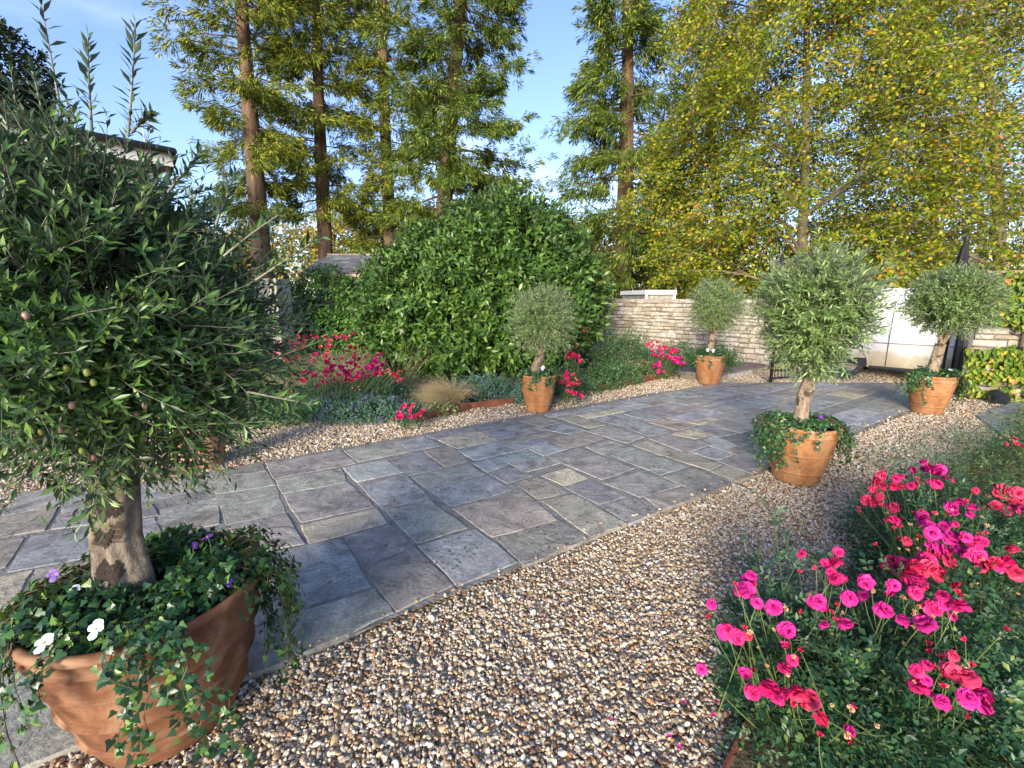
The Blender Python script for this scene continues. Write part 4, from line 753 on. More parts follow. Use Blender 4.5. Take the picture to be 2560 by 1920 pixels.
    if len(extra):
        ddr = (ed - eo) / eL[:, None]; eb = q.normal(size=(len(extra), 1, 3)) * .05; leaves(eo, ddr, eL, eb, 17 if fine else 9)
        P = eo[:, None] + ddr[:, None] * t * eL[:, None, None] + eb * t ** 2 * eL[:, None, None]; V, F = twigs(P, np.linspace(.0045, .0015, m_)[None].repeat(len(extra), 0), 5); setp(mk('shoots', V, F, M['twig'], root), kind='stuff')
    P, R, sc = np.concatenate(LP), np.concatenate(LR), np.concatenate(LSc)
    split_parts(root, 'leaf', tmpl[0], tmpl[1], P, R, sc, M[mat], nparts)
    return root, cc
OS = (np.array([[0, 0, 0], [.5, .11, .02], [.5, -.11, .02], [1, 0, -.05]]), np.array([[0, 2, 1], [2, 3, 1]]))
Y1 = 1.60; p1 = POTS[0][0]
tb = G(322, 1500, .55); ex = [(A(160, 330, 1.75), A(110, 20, 1.75)), (A(230, 330, 1.6), A(212, 95, 1.6)), (A(320, 340, 1.6), A(345, 55, 1.6)), (A(330, 330, 1.65), A(372, 285, 1.65)), (A(130, 380, 1.8), A(75, 150, 1.8)), (A(60, 380, 1.7), A(20, 190, 1.7)), (A(560, 640, 1.5), A(700, 520, 1.45)), (A(640, 700, 1.5), A(812, 585, 1.45)), (A(420, 480, 1.5), A(500, 380, 1.5)), (A(620, 980, 1.5), A(775, 1010, 1.45)), (A(480, 1060, 1.5), A(650, 1060, 1.5)), (A(60, 1150, 1.5), A(180, 1245, 1.45)), (A(540, 560, 1.5), A(585, 440, 1.5))]
tr0 = tb - np.array([p1[0], p1[1], .55]); tt1 = A(292, 1090, 1.66) - np.array([p1[0], p1[1], .55])
root1, cc1 = olive(p1, .55, [tuple(tr0 - [0, 0, .05]), tuple(tr0 * .6 + tt1 * .4 + [-.03, 0, 0]), tuple(tt1), tuple(tt1 + [0.0, 0, .25])], [.088, .074, .072, .075], (-.03, -.02, 1.67), .53, .50, 2700, 'olive_dark', 'large dark olive tree crown filling the left with tall upright shoots, in the nearest pot', 300, (.036, .060), 'olive_bark', 3, ex, OLIVE, ((.30, 2.7, .45, .035), (.55, 3.2, .22, .03)), 10, shear=.36, fine=True)
for i in range(34):   # olives on the near tree
    q = cc1 + unit(np.array([[rng.uniform(-.2, 1), -rng.uniform(.3, 1), rng.uniform(-1, .1)]]))[0] * rng.uniform(.50, .60); g = Geo(); V = []
    g.lathe([(.0005, -.011), (.006, -.009), (.0085, 0), (.0065, .008), (.0005, .0115)], 10, q); g.out('olive', M['olive_g' if rng.random() < .65 else 'olive_p'], root1, True)
olive(POTS[1][0], .54, [(0, 0, -.05), (-.045, 0, .06), (-.045, -.01, .16), (.02, 0, .25), (.03, 0, .33)], [.085, .075, .062, .058, .06], (.02, 0, 1.37), .42, .42, 900, 'olive_grey', 'small round grey-green olive tree in front of the big glossy shrub', 0, (.035, .055), seed=5, tmpl=OS)
olive(POTS[2][0], .53, [(-.01, 0, -.05), (-.015, 0, .10), (-.005, 0, .22), (.01, 0, .34), (.03, 0, .50), (.05, 0, .6)], [.075, .058, .062, .058, .045, .04], (-.07, 0, 1.55), .42, .50, 1200, 'olive_grey', 'tall olive tree with a loose mid-green crown above the ivy-draped pot', 300, (.045, .068), seed=9, tmpl=OLIVE, taper=.85)
olive(POTS[3][0], .55, [(0, 0, -.05), (-.01, 0, .1), (-.02, 0, .25), (.02, 0, .40)], [.10, .075, .065, .06], (.03, 0, 1.52), .44, .44, 900, 'olive_grey', 'small grey-green olive tree before the pale rubble stone wall', 0, (.04, .06), seed=12, tmpl=OS)
olive(POTS[4][0], .55, [(0, 0, -.05), (-.02, 0, .1), (.02, 0, .25), (.04, 0, .48)], [.085, .072, .062, .062], (.05, 0, 1.66), .45, .36, 1300, 'olive_grey', 'wide round olive tree partly covering the white van', 200, (.045, .065), seed=15, tmpl=OLIVE)
olive(POTS[5][0], .53, [(0, 0, -.05), (.01, 0, .2), (0, 0, .45)], [.08, .065, .06], (0, 0, 1.45), .48, .45, 700, 'olive_dark', 'olive tree hidden behind the crown of the nearest olive', 0, (.045, .065), seed=18, tmpl=OS)

# ---------------------------------------------------------------- ivy and violas in the pots
def ivy(c, r, h, clumps, nfill, label, nparts, size, seed):
    q = np.random.default_rng(seed); root = thing('ivy_plant', (c[0], c[1], h * .9), label, 'ivy', 'ivy underplanting in the pots'); z0 = h * .1
    P, D, N, Sz = [], [], [], []
    a = q.uniform(0, 6.28, nfill); rr = r * np.sqrt(q.uniform(.03, 1.0, nfill)) * .98; hump = .035 + .03 * np.sin(3 * a + seed) * (rr / r) + .03 * np.sin(rr / r * 3.1)
    pos = np.stack([rr * np.cos(a), rr * np.sin(a), z0 * .6 + hump * q.uniform(.3, 1.4, nfill) * (size / .035)], 1)
    out = np.stack([np.cos(a), np.sin(a), np.zeros(nfill)], 1); P.append(pos); D.append(unit(out * .5 + q.normal(size=(nfill, 3)) * .7)); N.append(unit(np.array([0, 0, 1.]) + q.normal(size=(nfill, 3)) * .45 + out * .3)); Sz.append(q.uniform(.6, 1.15, nfill) * size)
    TP = []
    for (ang, spread, nv, ln) in clumps:
        for _ in range(nv):
            a = math.radians(ang + q.normal() * spread); o = np.array([math.cos(a), math.sin(a), 0]); s = np.array([-math.sin(a), math.cos(a), 0]); L_ = ln * q.uniform(.35, 1.1); m = max(6, int(L_ / .03) + 5); drift = q.normal() * .25; off = q.uniform(.01, .10) * (1 + ln)
            pts = [o * r * .7 + [0, 0, z0 * .8 + .03], o * r * .92 + [0, 0, z0 + .045]]; rho = r + .012; zz = z0 + .03
            for k in range(m):
                f = k / (m - 1); p = o * (rho + off * math.sin(min(1, f * 1.6) * 1.5) - .12 * r * f * (off < .05)) + s * (drift * L_ * f + .012 * math.sin(k * .9 + ang)) + [0, 0, zz - L_ * f ** 1.15]; zlim = -h * .9 + .015; p[2] = max(p[2], zlim); pts.append(p)
            pts = np.array(pts); TP.append(pts); Tn = unit(np.gradient(pts, axis=0)); nl = len(pts) * 2
            ti = q.uniform(0, len(pts) - 1.01, nl); i0 = ti.astype(int); fr = (ti - i0)[:, None]; pp = pts[i0] * (1 - fr) + pts[i0 + 1] * fr + q.normal(size=(nl, 3)) * .010
            P.append(pp + o * .008); D.append(unit(Tn[i0] * .5 + s * q.choice([-1, 1], nl)[:, None] * .7 + q.normal(size=(nl, 3)) * .35 + [0, 0, -.2])); N.append(unit(o + [0, 0, .5] + q.normal(size=(nl, 3)) * .4)); Sz.append(q.uniform(.5, 1.1, nl) * size * .9)
    g = Geo()
    for p in TP: g.tube(p, np.linspace(.0022, .0010, len(p)), 3)
    if g.n: setp(g.out('vines', M['vine'], root), kind='stuff')
    P, D, N, Sz = map(np.concatenate, (P, D, N, Sz)); split_parts(root, 'leaf', IVY[0], IVY[1], P, frames(D, N), Sz, M['ivy'], nparts, stuffname='foliage'); return root
ivy(POTS[0][0], .372, .60, [(16, 8, 20, .50), (-47, 5, 11, .62), (-80, 16, 7, .16), (-125, 12, 8, .45), (-165, 20, 14, .4), (60, 20, 10, .25), (0, 8, 3, .12)], 2300, 'dense ivy carpet filling the nearest pot with long trails over its right rim', 300, .033, 2)
ivy(POTS[1][0], .24, .565, [(-95, 40, 12, .22), (-20, 25, 7, .18), (195, 25, 8, .16)], 420, 'ivy trailing a little over the pot in front of the big shrub', 0, .038, 4)
ivy(POTS[2][0], .27, .555, [(195, 22, 34, .42), (160, 18, 16, .30), (-10, 20, 24, .42), (-68, 3, 3, .34), (-38, 6, 6, .25), (250, 8, 3, .15)], 800, 'ivy hanging in thick curtains from both sides of the ringed pot', 300, .031, 6)
ivy(POTS[3][0], .262, .58, [(-15, 18, 18, .35), (190, 20, 16, .25), (-70, 8, 4, .18)], 420, 'ivy spilling right from the pot near the stone step', 0, .042, 8)
ivy(POTS[4][0], .275, .58, [(-5, 16, 26, .42), (188, 14, 16, .40), (-60, 10, 6, .2)], 650, 'ivy hanging from both sides of the pot by the climber wall', 100, .04, 10)
ivy(POTS[5][0], .26, .56, [(0, 60, 8, .2)], 250, 'ivy in the pinkish pot behind the near olive', 0, .04, 12)
def viola(p, col, label, s=.022, face=(0, -.6, .7), seed=0):
    q = np.random.default_rng(seed); root = thing('viola_flower', p, label, 'flower', 'violas growing among the ivy')
    f = unit(np.array([face], float) + q.normal(size=(1, 3)) * .2)[0]; u = unit(np.cross([0, 0, 1.], f)[None])[0]; w = np.cross(f, u)
    for k, (a, sc) in enumerate(((100, 1.1), (70, 1.1), (170, .95), (10, .95), (270, 1.25))):
        a = math.radians(a); d = math.cos(a) * u + math.sin(a) * w; e = np.cross(f, d); V = [np.zeros(3)]
        for (x, y) in ((.35, .38), (.8, .48), (1.05, .2), (1.08, -.2), (.8, -.48), (.35, -.38)): V.append((d * x + e * y + f * (.10 * x + .006 * k)) * s * sc)
        V.append(d * .6 * s * sc + f * .16 * s); g = Geo(); g.add(V, [[7, i, i + 1] for i in range(1, 6)] + [[0, 1, 7], [6, 0, 7]]); g.out('petal', M[col], root, True)
    g = Geo(); g.tube([f * s * .05, f * s * .22], [.14 * s, .10 * s], 7, True); g.out('flower_centre', M['yellow'], root)
    g = Geo(); g.tube([-f * .002, -f * .02 - np.array([0, 0, .01]), -f * .03 - np.array([0, 0, .05])], .0012, 4); g.out('stem', M['stem'], root)
viola(G(110, 1608, .66), 'white_petal', 'white viola at the front left of the ivy in the nearest pot', .024, seed=1); viola(G(240, 1572, .665), 'white_petal', 'white viola below the trunk in the nearest pot', .024, seed=2)
viola(G(188, 1475, .66), 'white_petal', 'small white viola behind the other two in the nearest pot', .016, (0, -.3, .9), seed=3); viola(G(133, 1438, .70), 'violet_petal', 'deep violet viola at the left back of the nearest pot', .018, (.5, -.9, .1), seed=4)
viola(G(519, 1343, .72), 'violet_petal', 'violet viola seen edge-on above the back rim of the nearest pot', .018, (0, .1, 1), seed=5); viola(G(571, 1455, .65), 'violet_petal', 'violet viola in the ivy near the right rim of the nearest pot', .014, seed=6); viola(G(487, 1363, .69), 'violet_petal', 'dark violet bud behind the right rim of the nearest pot', .012, (.8, -.5, .2), seed=16)
viola(G(2052, 1043, .64), 'violet_petal', 'violet viola beside the trunk of the tall potted olive', .024, seed=7)
viola(A(1357, 920, 6.55), 'white_petal', 'white viola in the pot before the big shrub', .03, seed=8); viola(A(1769, 875, 8.72), 'white_petal', 'left white viola at the trunk foot by the stone wall', .03, seed=9); viola(A(1783, 877, 8.72), 'white_petal', 'right white viola at the trunk foot by the stone wall', .03, seed=10)
viola(A(2376, 925, 6.38), 'white_petal', 'white viola in the pot by the climber wall', .026, seed=11); viola(A(2412, 926, 6.42), 'violet_petal', 'violet viola in the pot by the climber wall', .024, seed=12)
# ---------------------------------------------------------------- roses
def bloom_mesh(mat, seed, rings=((3, .34, 1.45), (4, .55, 1.25), (5, .78, 1.0), (6, .95, .75), (6, 1.0, .42), (5, .92, .10)), fine=True):
    q = np.random.default_rng(seed); V, F = [], []
    for ri, (n, R_, el) in enumerate(rings):
        for k in range(n):
            a = 2 * math.pi * (k + .5 * ri) / n + q.normal() * .15; w = R_ * 2.5 * math.sin(math.pi / n); e = el + q.normal() * .13; Lp = R_ * q.uniform(.9, 1.1); d = np.array([math.cos(a), math.sin(a), 0]); s = np.array([-math.sin(a), math.cos(a), 0]); b = len(V)
            rows = ((0, .25), (.45, .85), (.85, 1.0), (1.04, .60))
            for (t, ww) in rows:
                ee = e + .35 * (t - .4) * (-1 if ri > 1 else 1); cen = d * (Lp * t * math.cos(ee)) + np.array([0, 0, Lp * t * math.sin(max(ee, -.2)) - .10 * ri + (.0 if t < 1 else -.05 * ri)])
                for x in (-1, 0, 1): V.append(cen + s * x * w * ww * .5 + (np.array([0, 0, .10]) - d * .12) * abs(x) * (ww) * R_ + q.normal(size=3) * .065)
            for i in range(3):
                for j in range(2): o = b + i * 3 + j; F.append([o, o + 1, o + 4, o + 3])
    me = bpy.data.meshes.new('rose_bloom'); me.from_pydata([tuple(v) for v in V], [], F); me.update(); me.materials.append(M[mat]); me.polygons.foreach_set('use_smooth', np.ones(len(F), dtype=bool)); return me
BL = {m: [bloom_mesh(m, 10 * i + j) for j in range(3)] for i, m in enumerate(('pink', 'magenta', 'coral'))}
BUD = bloom_mesh('coral', 900, ((3, .9, 1.45), (3, .7, 1.4)))
BL['wilt'] = [bloom_mesh('wilt', 77 + j, ((3, .3, 1.4), (4, .45, 1.1), (5, .5, .8))) for j in range(2)]
BLS = {m: [bloom_mesh(m, 110 + 10 * i + j, ((5, .6, .95), (6, 1.0, .4))) for j in range(2)] for i, m in enumerate(('pink', 'magenta', 'coral'))}; BLS['wilt'] = [bloom_mesh('wilt', 199, ((4, .45, 1.1), (4, .5, .7)))]
def add_blooms(root, loc, cl, size, lib, group_r=.045):
    heads = []
    for (p, n, tone) in cl:
        p = np.array(p) - loc; n = int(math.ceil(n * 1.12)) if n > 1 else 1
        for k in range(n):
            off = rng.normal(size=3) * group_r * (math.sqrt(n) * .62) * np.array([1, 1, .62]) if n > 1 else 0; hp = p + off; tn = tone
            if rng.random() < .14: tn = 'wilt'
            f = unit((np.array([0, -.40, .75]) + rng.normal(size=3) * .55)[None])[0]; u = unit(np.cross([1., 0, 0], f)[None])[0]; w = np.cross(u, f); s_ = size * rng.uniform(.55, 1.15) * (.7 if tn == 'wilt' else 1)
            M4 = Matrix([[w[i] * s_, u[i] * s_, f[i] * s_, hp[i]] for i in range(3)] + [[0, 0, 0, 1]]); o = bpy.data.objects.new('rose_bloom', lib[tn][int(rng.integers(len(lib[tn])))]); COL.objects.link(o); o.parent = root; o.matrix_local = M4; heads.append(hp - f * s_ * .15)
        if lib is BL and n > 2:
            for k in range(2):
                hp = p + rng.normal(size=3) * group_r * 2.2 * [1, 1, .6] + [0, 0, .01]; f = unit((np.array([0, 0, .9]) + rng.normal(size=3) * .3)[None])[0]; u = unit(np.cross([1., 0, 0], f)[None])[0]; w = np.cross(u, f); s_ = .010
                o = bpy.data.objects.new('rose_bud', BUD); COL.objects.link(o); o.parent = root; o.matrix_local = Matrix([[w[i] * s_, u[i] * s_, f[i] * s_ * 1.3, hp[i]] for i in range(3)] + [[0, 0, 0, 1]]); heads.append(hp)
    return heads
def compound(P, T, size, q, n5=5):
    """leaflets of compound leaves: P (N,3) attachment, T (N,3) leaf axis"""
    N = len(P); nn = unit(q.normal(size=(N, 3)) * .5 + np.array([0, -.15, 1.])); s = unit(np.cross(nn, T)); nn = np.cross(T, s)
    pos, D, Nn, Sz = [], [], [], []
    for (t, sd, ang, sc) in ((.35, 1, 1.0, .75), (.35, -1, 1.0, .75), (.75, 1, .85, .95), (.75, -1, .85, .95), (1.1, 0, 0, 1.1))[:n5]:
        pos.append(P + T * (t * size[:, None] * 1.7)); D.append(unit(T * math.cos(ang) + s * sd * math.sin(ang) + q.normal(size=(N, 3)) * .12)); Nn.append(unit(nn + q.normal(size=(N, 3)) * .2)); Sz.append(size * sc)
    return np.concatenate(pos), np.concatenate(D), np.concatenate(Nn), np.concatenate(Sz)
def rose_bush(base, cl, label, group, lumps, nleaf, size, bsize, lib, nparts=0, tmpl=SERR, seed=1, mat='rose_leaf', stems=True, group_r=.031, canes=()):
    q = np.random.default_rng(seed); root = thing('rose_bush', (base[0], base[1], 0), label, 'rose bush', group); loc = np.array([base[0], base[1], 0]); heads = add_blooms(root, loc, cl, bsize, lib, group_r)
    g = Geo(); P, T = [], []
    for hp in heads:
        if stems and q.random() < (.75 if bsize > .02 else .35):
            o = np.array([q.normal() * .10 + hp[0] * .25, q.normal() * .08 + hp[1] * .25, .03]); m_ = (o + hp) / 2 + np.array([(hp - o)[0] * .15, (hp - o)[1] * .15, .05]) + q.normal(size=3) * .03; t = np.linspace(0, 1, 7)[:, None]; c = (1 - t) ** 2 * o + 2 * t * (1 - t) * m_ + t ** 2 * hp; g.tube(c, np.linspace(.0032, .0014, 7), 4)
    for cn in canes:
        pts = np.array([np.array(p) - loc for p in cn]); t = np.linspace(0, 1, 12); tt = np.linspace(0, 1, len(pts)); c = np.stack([np.interp(t, tt, pts[:, i]) for i in range(3)], 1); g.tube(c, np.linspace(.0045, .0018, 12), 5)
        k = q.uniform(.15, 1, 26); i0 = (k * 10.9).astype(int); P.append(c[i0] + q.normal(size=(26, 3)) * .004); T.append(unit(q.normal(size=(26, 3)) + [0, 0, .3]))
    if g.n: g.out('stems', M['stem'], root)['kind'] = 'stuff'
    wsum = sum(l[2] * l[3] * l[4] for l in lumps)
    for (x, y, rx, ry, rz) in [(l[0] - base[0], l[1] - base[1], *l[2:5]) for l in lumps]:
        n = int(nleaf * rx * ry * rz / wsum); d = unit(q.normal(size=(n, 3))); d[:, 2] = np.abs(d[:, 2]) * 1.0; rr = q.uniform(.35, 1, n) ** .5 * (1 + .16 * np.sin(6 * d[:, 0] + 3 * d[:, 1] + seed) + .1 * np.sin(11 * d[:, 2] + seed)); P.append(np.stack([x + d[:, 0] * rx * rr, y + d[:, 1] * ry * rr, .02 + d[:, 2] * rz * rr], 1)); T.append(unit(d * .6 + q.normal(size=(n, 3)) * .55 + [0, -.1, .1]))
    P, T = np.concatenate(P), np.concatenate(T); pos, D, N, Sz = compound(P, T, q.uniform(.7, 1.15, len(P)) * size, q, 5 if nparts else 3)
    split_parts(root, 'leaf', tmpl[0], tmpl[1], pos, frames(D, N), Sz, M[mat], nparts, stuffname='foliage'); return root
R0 = lambda u, v, z: G(u, v, z)
near1 = [(R0(1874, 1470, .62), 8, 'magenta'), (R0(2078, 1424, .64), 6, 'pink'), (R0(2064, 1538, .56), 2, 'magenta'), (R0(2101, 1526, .57), 2, 'magenta'), (R0(1809, 1577, .52), 1, 'magenta'), (R0(1839, 1584, .52), 2, 'pink'), (R0(1873, 1590, .5), 1, 'coral'), (R0(1971, 1577, .55), 1, 'magenta'), (R0(1940, 1598, .54), 3, 'wilt'), (R0(1753, 1672, .42), 1, 'magenta'), (R0(1918, 1663, .52), 1, 'pink'), (R0(1957, 1640, .52), 2, 'pink'), (R0(1969, 1689, .52), 1, 'pink'), (R0(1864, 1686, .46), 1, 'magenta'), (R0(1885, 1733, .46), 1, 'pink'), (R0(1934, 1730, .48), 2, 'pink'), (R0(2003, 1777, .46), 2, 'coral'), (R0(1994, 1728, .45), 1, 'coral')]
near2 = [(R0(2208, 1489, .64), 5, 'magenta'), (R0(2305, 1470, .66), 5, 'pink'), (R0(2296, 1498, .65), 2, 'magenta'), (R0(2347, 1493, .65), 2, 'pink'), (R0(2260, 1525, .6), 6, 'wilt'), (R0(2384, 1540, .6), 1, 'magenta'), (R0(2333, 1679, .58), 3, 'pink'), (R0(2408, 1682, .58), 3, 'coral'), (R0(2426, 1723, .56), 2, 'magenta'), (R0(2393, 1758, .55), 2, 'magenta'), (R0(2380, 1712, .5), 3, 'wilt'), (R0(2129, 1828, .5), 1, 'magenta'), (R0(2128, 1800, .52), 3, 'wilt'), (R0(2260, 1610, .5), 1, 'wilt')]
back1 = [(R0(2319, 1171, .62), 7, 'magenta'), (R0(2375, 1196, .6), 1, 'pink'), (R0(2337, 1210, .6), 3, 'pink'), (R0(2212, 1213, .58), 5, 'coral'), (R0(2262, 1193, .6), 3, 'pink'), (R0(2185, 1254, .52), 3, 'coral'), (R0(2236, 1283, .52), 3, 'coral'), (R0(2398, 1273, .68), 4, 'magenta'), (R0(2432, 1290, .68), 2, 'magenta'), (R0(2338, 1299, .66), 4, 'magenta'), (R0(2282, 1331, .64), 3, 'pink'), (R0(2310, 1317, .64), 2, 'magenta'), (R0(2440, 1336, .66), 2, 'pink'), (R0(2347, 1343, .66), 3, 'magenta'), (R0(2389, 1352, .66), 4, 'magenta'), (R0(2356, 1375, .64), 1, 'magenta'), (R0(2259, 1388, .6), 5, 'pink'), (R0(2335, 1412, .6), 6, 'coral'), (R0(2287, 1433, .58), 2, 'coral'), (R0(2300, 1367, .6), 2, 'coral'), (R0(2449, 1391, .62), 5, 'pink'), (R0(2477, 1424, .6), 5, 'coral'), (R0(2526, 1370, .62), 1, 'coral'), (R0(2544, 1484, .6), 1, 'coral'), (R0(2440, 1455, .56), 1, 'coral'), (R0(2385, 1460, .56), 1, 'coral'), (R0(2235, 1408, .55), 3, 'coral')]
c1, c2, c3 = G(1990, 1690, .25), G(2300, 1660, .25), G(2370, 1400, .2)
rose_bush((c1[0] + .05, c1[1] + .02), near1, 'pink rose bush at the gravel edge, lowest in the right bed', 'pink rose bushes', [(c1[0], c1[1], .28, .26, .50), (c1[0] + .18, c1[1] - .12, .27, .22, .46), (c1[0] + .05, c1[1] + .22, .22, .2, .50)], 2000, .030, .0275, BL, 300, seed=3, canes=[(G(2000, 1640, .1), G(1960, 1500, .45), G(1935, 1300, .62), G(1880, 1215, .66)), (G(2010, 1640, .1), G(1985, 1480, .4), G(1960, 1330, .55)), (G(1940, 1600, .1), G(1880, 1420, .4), G(1860, 1350, .5)), (G(2060, 1600, .1), G(2070, 1480, .4), G(2020, 1370, .60))])
rose_bush((c2[0], c2[1]), near2, 'pink rose bush with faded brown heads in the middle of the right bed', 'pink rose bushes', [(c2[0], c2[1], .36, .30, .55), (c2[0] + .3, c2[1] - .1, .32, .27, .52), (c2[0] - .12, c2[1] - .2, .27, .22, .45)], 2600, .030, .0275, BL, 300, seed=4)
rose_bush((c3[0], c3[1]), back1, 'pink rose bush with the most heads, furthest up the right bed', 'pink rose bushes', [(c3[0], c3[1] + .03, .34, .34, .56), (c3[0] + .35, c3[1], .35, .3, .54), (c3[0] + .02, c3[1] + .40, .26, .28, .48)], 2400, .031, .029, BL, 200, seed=5)
rose_bush(G(2540, 1330)[:2], [(R0(2519, 1243, .6), 8, 'coral'), (R0(2545, 1262, .58), 5, 'pink'), (R0(2500, 1262, .55), 3, 'coral')], 'coral pink rose bush cut by the right edge of the picture', 'pink rose bushes', [(*G(2550, 1330, .1)[:2], .35, .3, .45)], 500, .034, .031, BL, 0, seed=6)
rose_bush(G(2535, 1150)[:2], [(R0(2530, 1098, .5), 8, 'wilt'), (R0(2545, 1110, .5), 5, 'coral')], 'rose bush with faded orange heads near the far right paving', 'pink rose bushes', [(*G(2560, 1150, .1)[:2], .35, .3, .40)], 350, .035, .03, BLS, 0, seed=7)
LR_ = 'pink roses in the left bed'
def C(l, z): return [(A(u, v, z_), n, t) for (u, v, n, t, z_) in l]
lb1 = C([(887, 884, 9, 'coral', 7.0), (916, 892, 2, 'coral', 7.0), (800, 898, 7, 'pink', 6.7), (816, 906, 3, 'pink', 6.7), (784, 893, 3, 'wilt', 6.8), (840, 916, 9, 'pink', 6.6), (851, 934, 10, 'magenta', 6.5), (883, 922, 9, 'pink', 6.5), (875, 945, 10, 'pink', 6.4), (864, 925, 6, 'magenta', 6.5), (938, 898, 7, 'pink', 6.6), (926, 918, 9, 'magenta', 6.5), (948, 916, 8, 'pink', 6.5), (910, 932, 5, 'magenta', 6.5), (885, 955, 5, 'coral', 6.4), (973, 932, 8, 'wilt', 6.5), (960, 927, 4, 'wilt', 6.5), (980, 940, 5, 'wilt', 6.4), (993, 943, 5, 'coral', 6.4), (802, 943, 9, 'pink', 6.3), (769, 936, 3, 'pink', 6.4), (743, 946, 4, 'coral', 6.3), (720, 955, 2, 'wilt', 6.3), (888, 972, 2, 'wilt', 6.2)], 0)
rose_bush((-2.75, 6.55), lb1, 'large pink rose bush behind the catmint in the left bed', LR_, [(-2.75, 6.6, .75, .5, .62), (-2.0, 6.6, .6, .45, .58), (-3.3, 6.6, .5, .4, .5)], 3800, .034, .044, BLS, 0, seed=8, group_r=.04)
lb2 = C([(808, 843, 8, 'pink', 8.4), (786, 839, 4, 'pink', 8.4), (840, 845, 2, 'pink', 8.4), (867, 843, 3, 'coral', 8.6), (749, 859, 9, 'pink', 8.0), (761, 846, 4, 'pink', 8.2), (694, 880, 6, 'pink', 7.6), (666, 884, 4, 'coral', 7.6), (721, 876, 4, 'coral', 7.7), (721, 894, 3, 'coral', 7.4), (820, 869, 5, 'coral', 7.8), (698, 894, 3, 'coral', 7.4), (885, 838, 2, 'coral', 8.8), (740, 869, 4, 'magenta', 8.0)], 0)
rose_bush((-3.7, 8.1), lb2, 'sprawling pink rose bush before the wall climber, behind the front roses', LR_, [(-3.6, 8.2, .9, .5, .75), (-4.4, 7.8, .7, .5, .6)], 1800, .036, .044, BLS, 0, seed=9, group_r=.05, mat='cover')
rose_bush(G(1035, 1070)[:2], C([(1019, 1012, 4, 'coral', 5.75), (1001, 1040, 5, 'pink', 5.65), (1027, 1028, 4, 'pink', 5.7), (1050, 1036, 4, 'coral', 5.7)], 0), 'small pink rose at the right end of the front catmint', LR_, [(*G(1030, 1070)[:2], .16, .14, .2)], 220, .03, .040, BLS, 0, seed=10, group_r=.028)
rose_bush((.85, 7.5), C([(1434, 890, 7, 'coral', 7.5), (1445, 900, 4, 'pink', 7.5), (1422, 896, 3, 'pink', 7.5), (1440, 865, 1, 'coral', 7.6), (1428, 951, 9, 'pink', 7.0), (1445, 957, 6, 'coral', 7.0), (1412, 957, 5, 'coral', 7.0), (1434, 986, 6, 'pink', 6.8), (1424, 937, 4, 'pink', 7.1)], 0), 'pink rose bush just right of the pot before the shrub', LR_, [(.9, 7.2, .36, .28, .36), (1.0, 7.8, .35, .3, .6)], 900, .036, .044, BLS, 0, seed=11, group_r=.035)
rose_bush((3.1, 9.6), C([(1625, 861, 4, 'coral', 9.5), (1676, 868, 7, 'pink', 9.4), (1651, 869, 6, 'pink', 9.4), (1633, 882, 6, 'pink', 9.3), (1648, 889, 4, 'magenta', 9.3), (1640, 908, 5, 'magenta', 9.2), (1666, 892, 5, 'pink', 9.3), (1683, 886, 5, 'pink', 9.2), (1701, 900, 8, 'magenta', 9.2), (1692, 908, 5, 'magenta', 9.1), (1655, 923, 3, 'pink', 9.1), (1604, 860, 1, 'coral', 9.6), (1683, 873, 5, 'coral', 9.4)], 0), 'bright pink rose bush above the rusty edging by the stone wall', LR_, [(3.1, 9.6, .55, .4, .62)], 1200, .038, .050, BLS, 0, seed=12, group_r=.045)
# fallen petals
for i, (u, v) in enumerate(((1666, 1845), (1702, 1880), (1533, 1803), (1785, 1752), (1778, 1795), (1715, 1765), (1838, 1706))):
    p = G(u, v, .006); V = [(0, 0, 0), (.006, .007, .004), (.017, .008, .003), (.021, 0, .006), (.017, -.008, .003), (.006, -.007, .004), (.012, 0, -.001)]; a = i * 1.7; V = [(x * math.cos(a) - y * math.sin(a), x * math.sin(a) + y * math.cos(a), z) for x, y, z in V]
    setp(mk('fallen_petal', V, [[6, k, (k + 1) % 6] for k in range(6)], M['magenta'], loc=p + [0, 0, .008]), 'single magenta rose petal lying on the gravel below the near roses', 'petal', 'fallen rose petals')
for i, (u, v) in enumerate(((1035, 1815), (873, 1708), (1175, 1514), (1180, 1572), (806, 1670))):
    p = G(u, v, .012); V, F = SERR; a = i * 2.1; V = V * .034; V = np.stack([V[:, 0] * math.cos(a) - V[:, 1] * math.sin(a), V[:, 0] * math.sin(a) + V[:, 1] * math.cos(a), V[:, 2]], 1)
    setp(mk('fallen_leaf', V, F.tolist(), M['ivy'], loc=p), 'single green leaf lying on the gravel beside the paving', 'leaf', 'fallen green leaves')

BRL = plain('dry_leaf', (.30, .15, .05), .8, 40, .4)
for i, (u, v) in enumerate(((1610, 1010), (1480, 1120), (1210, 1180), (990, 1260), (1720, 1090), (1555, 1230), (820, 1460), (1330, 1330), (1850, 1010), (1120, 1090), (2030, 1225), (1960, 1232))):
    p = G(u, v, .028); V, F = SERR; a = i * 2.3; V = V * .04; V = np.stack([V[:, 0] * math.cos(a) - V[:, 1] * math.sin(a), V[:, 0] * math.sin(a) + V[:, 1] * math.cos(a), np.abs(V[:, 2]) * 1.5], 1)
    setp(mk('dry_leaf', V, F.tolist(), BRL, loc=p), 'small dry brown leaf lying on the paving or beside the ringed pot', 'leaf', 'dry leaves on the paving')
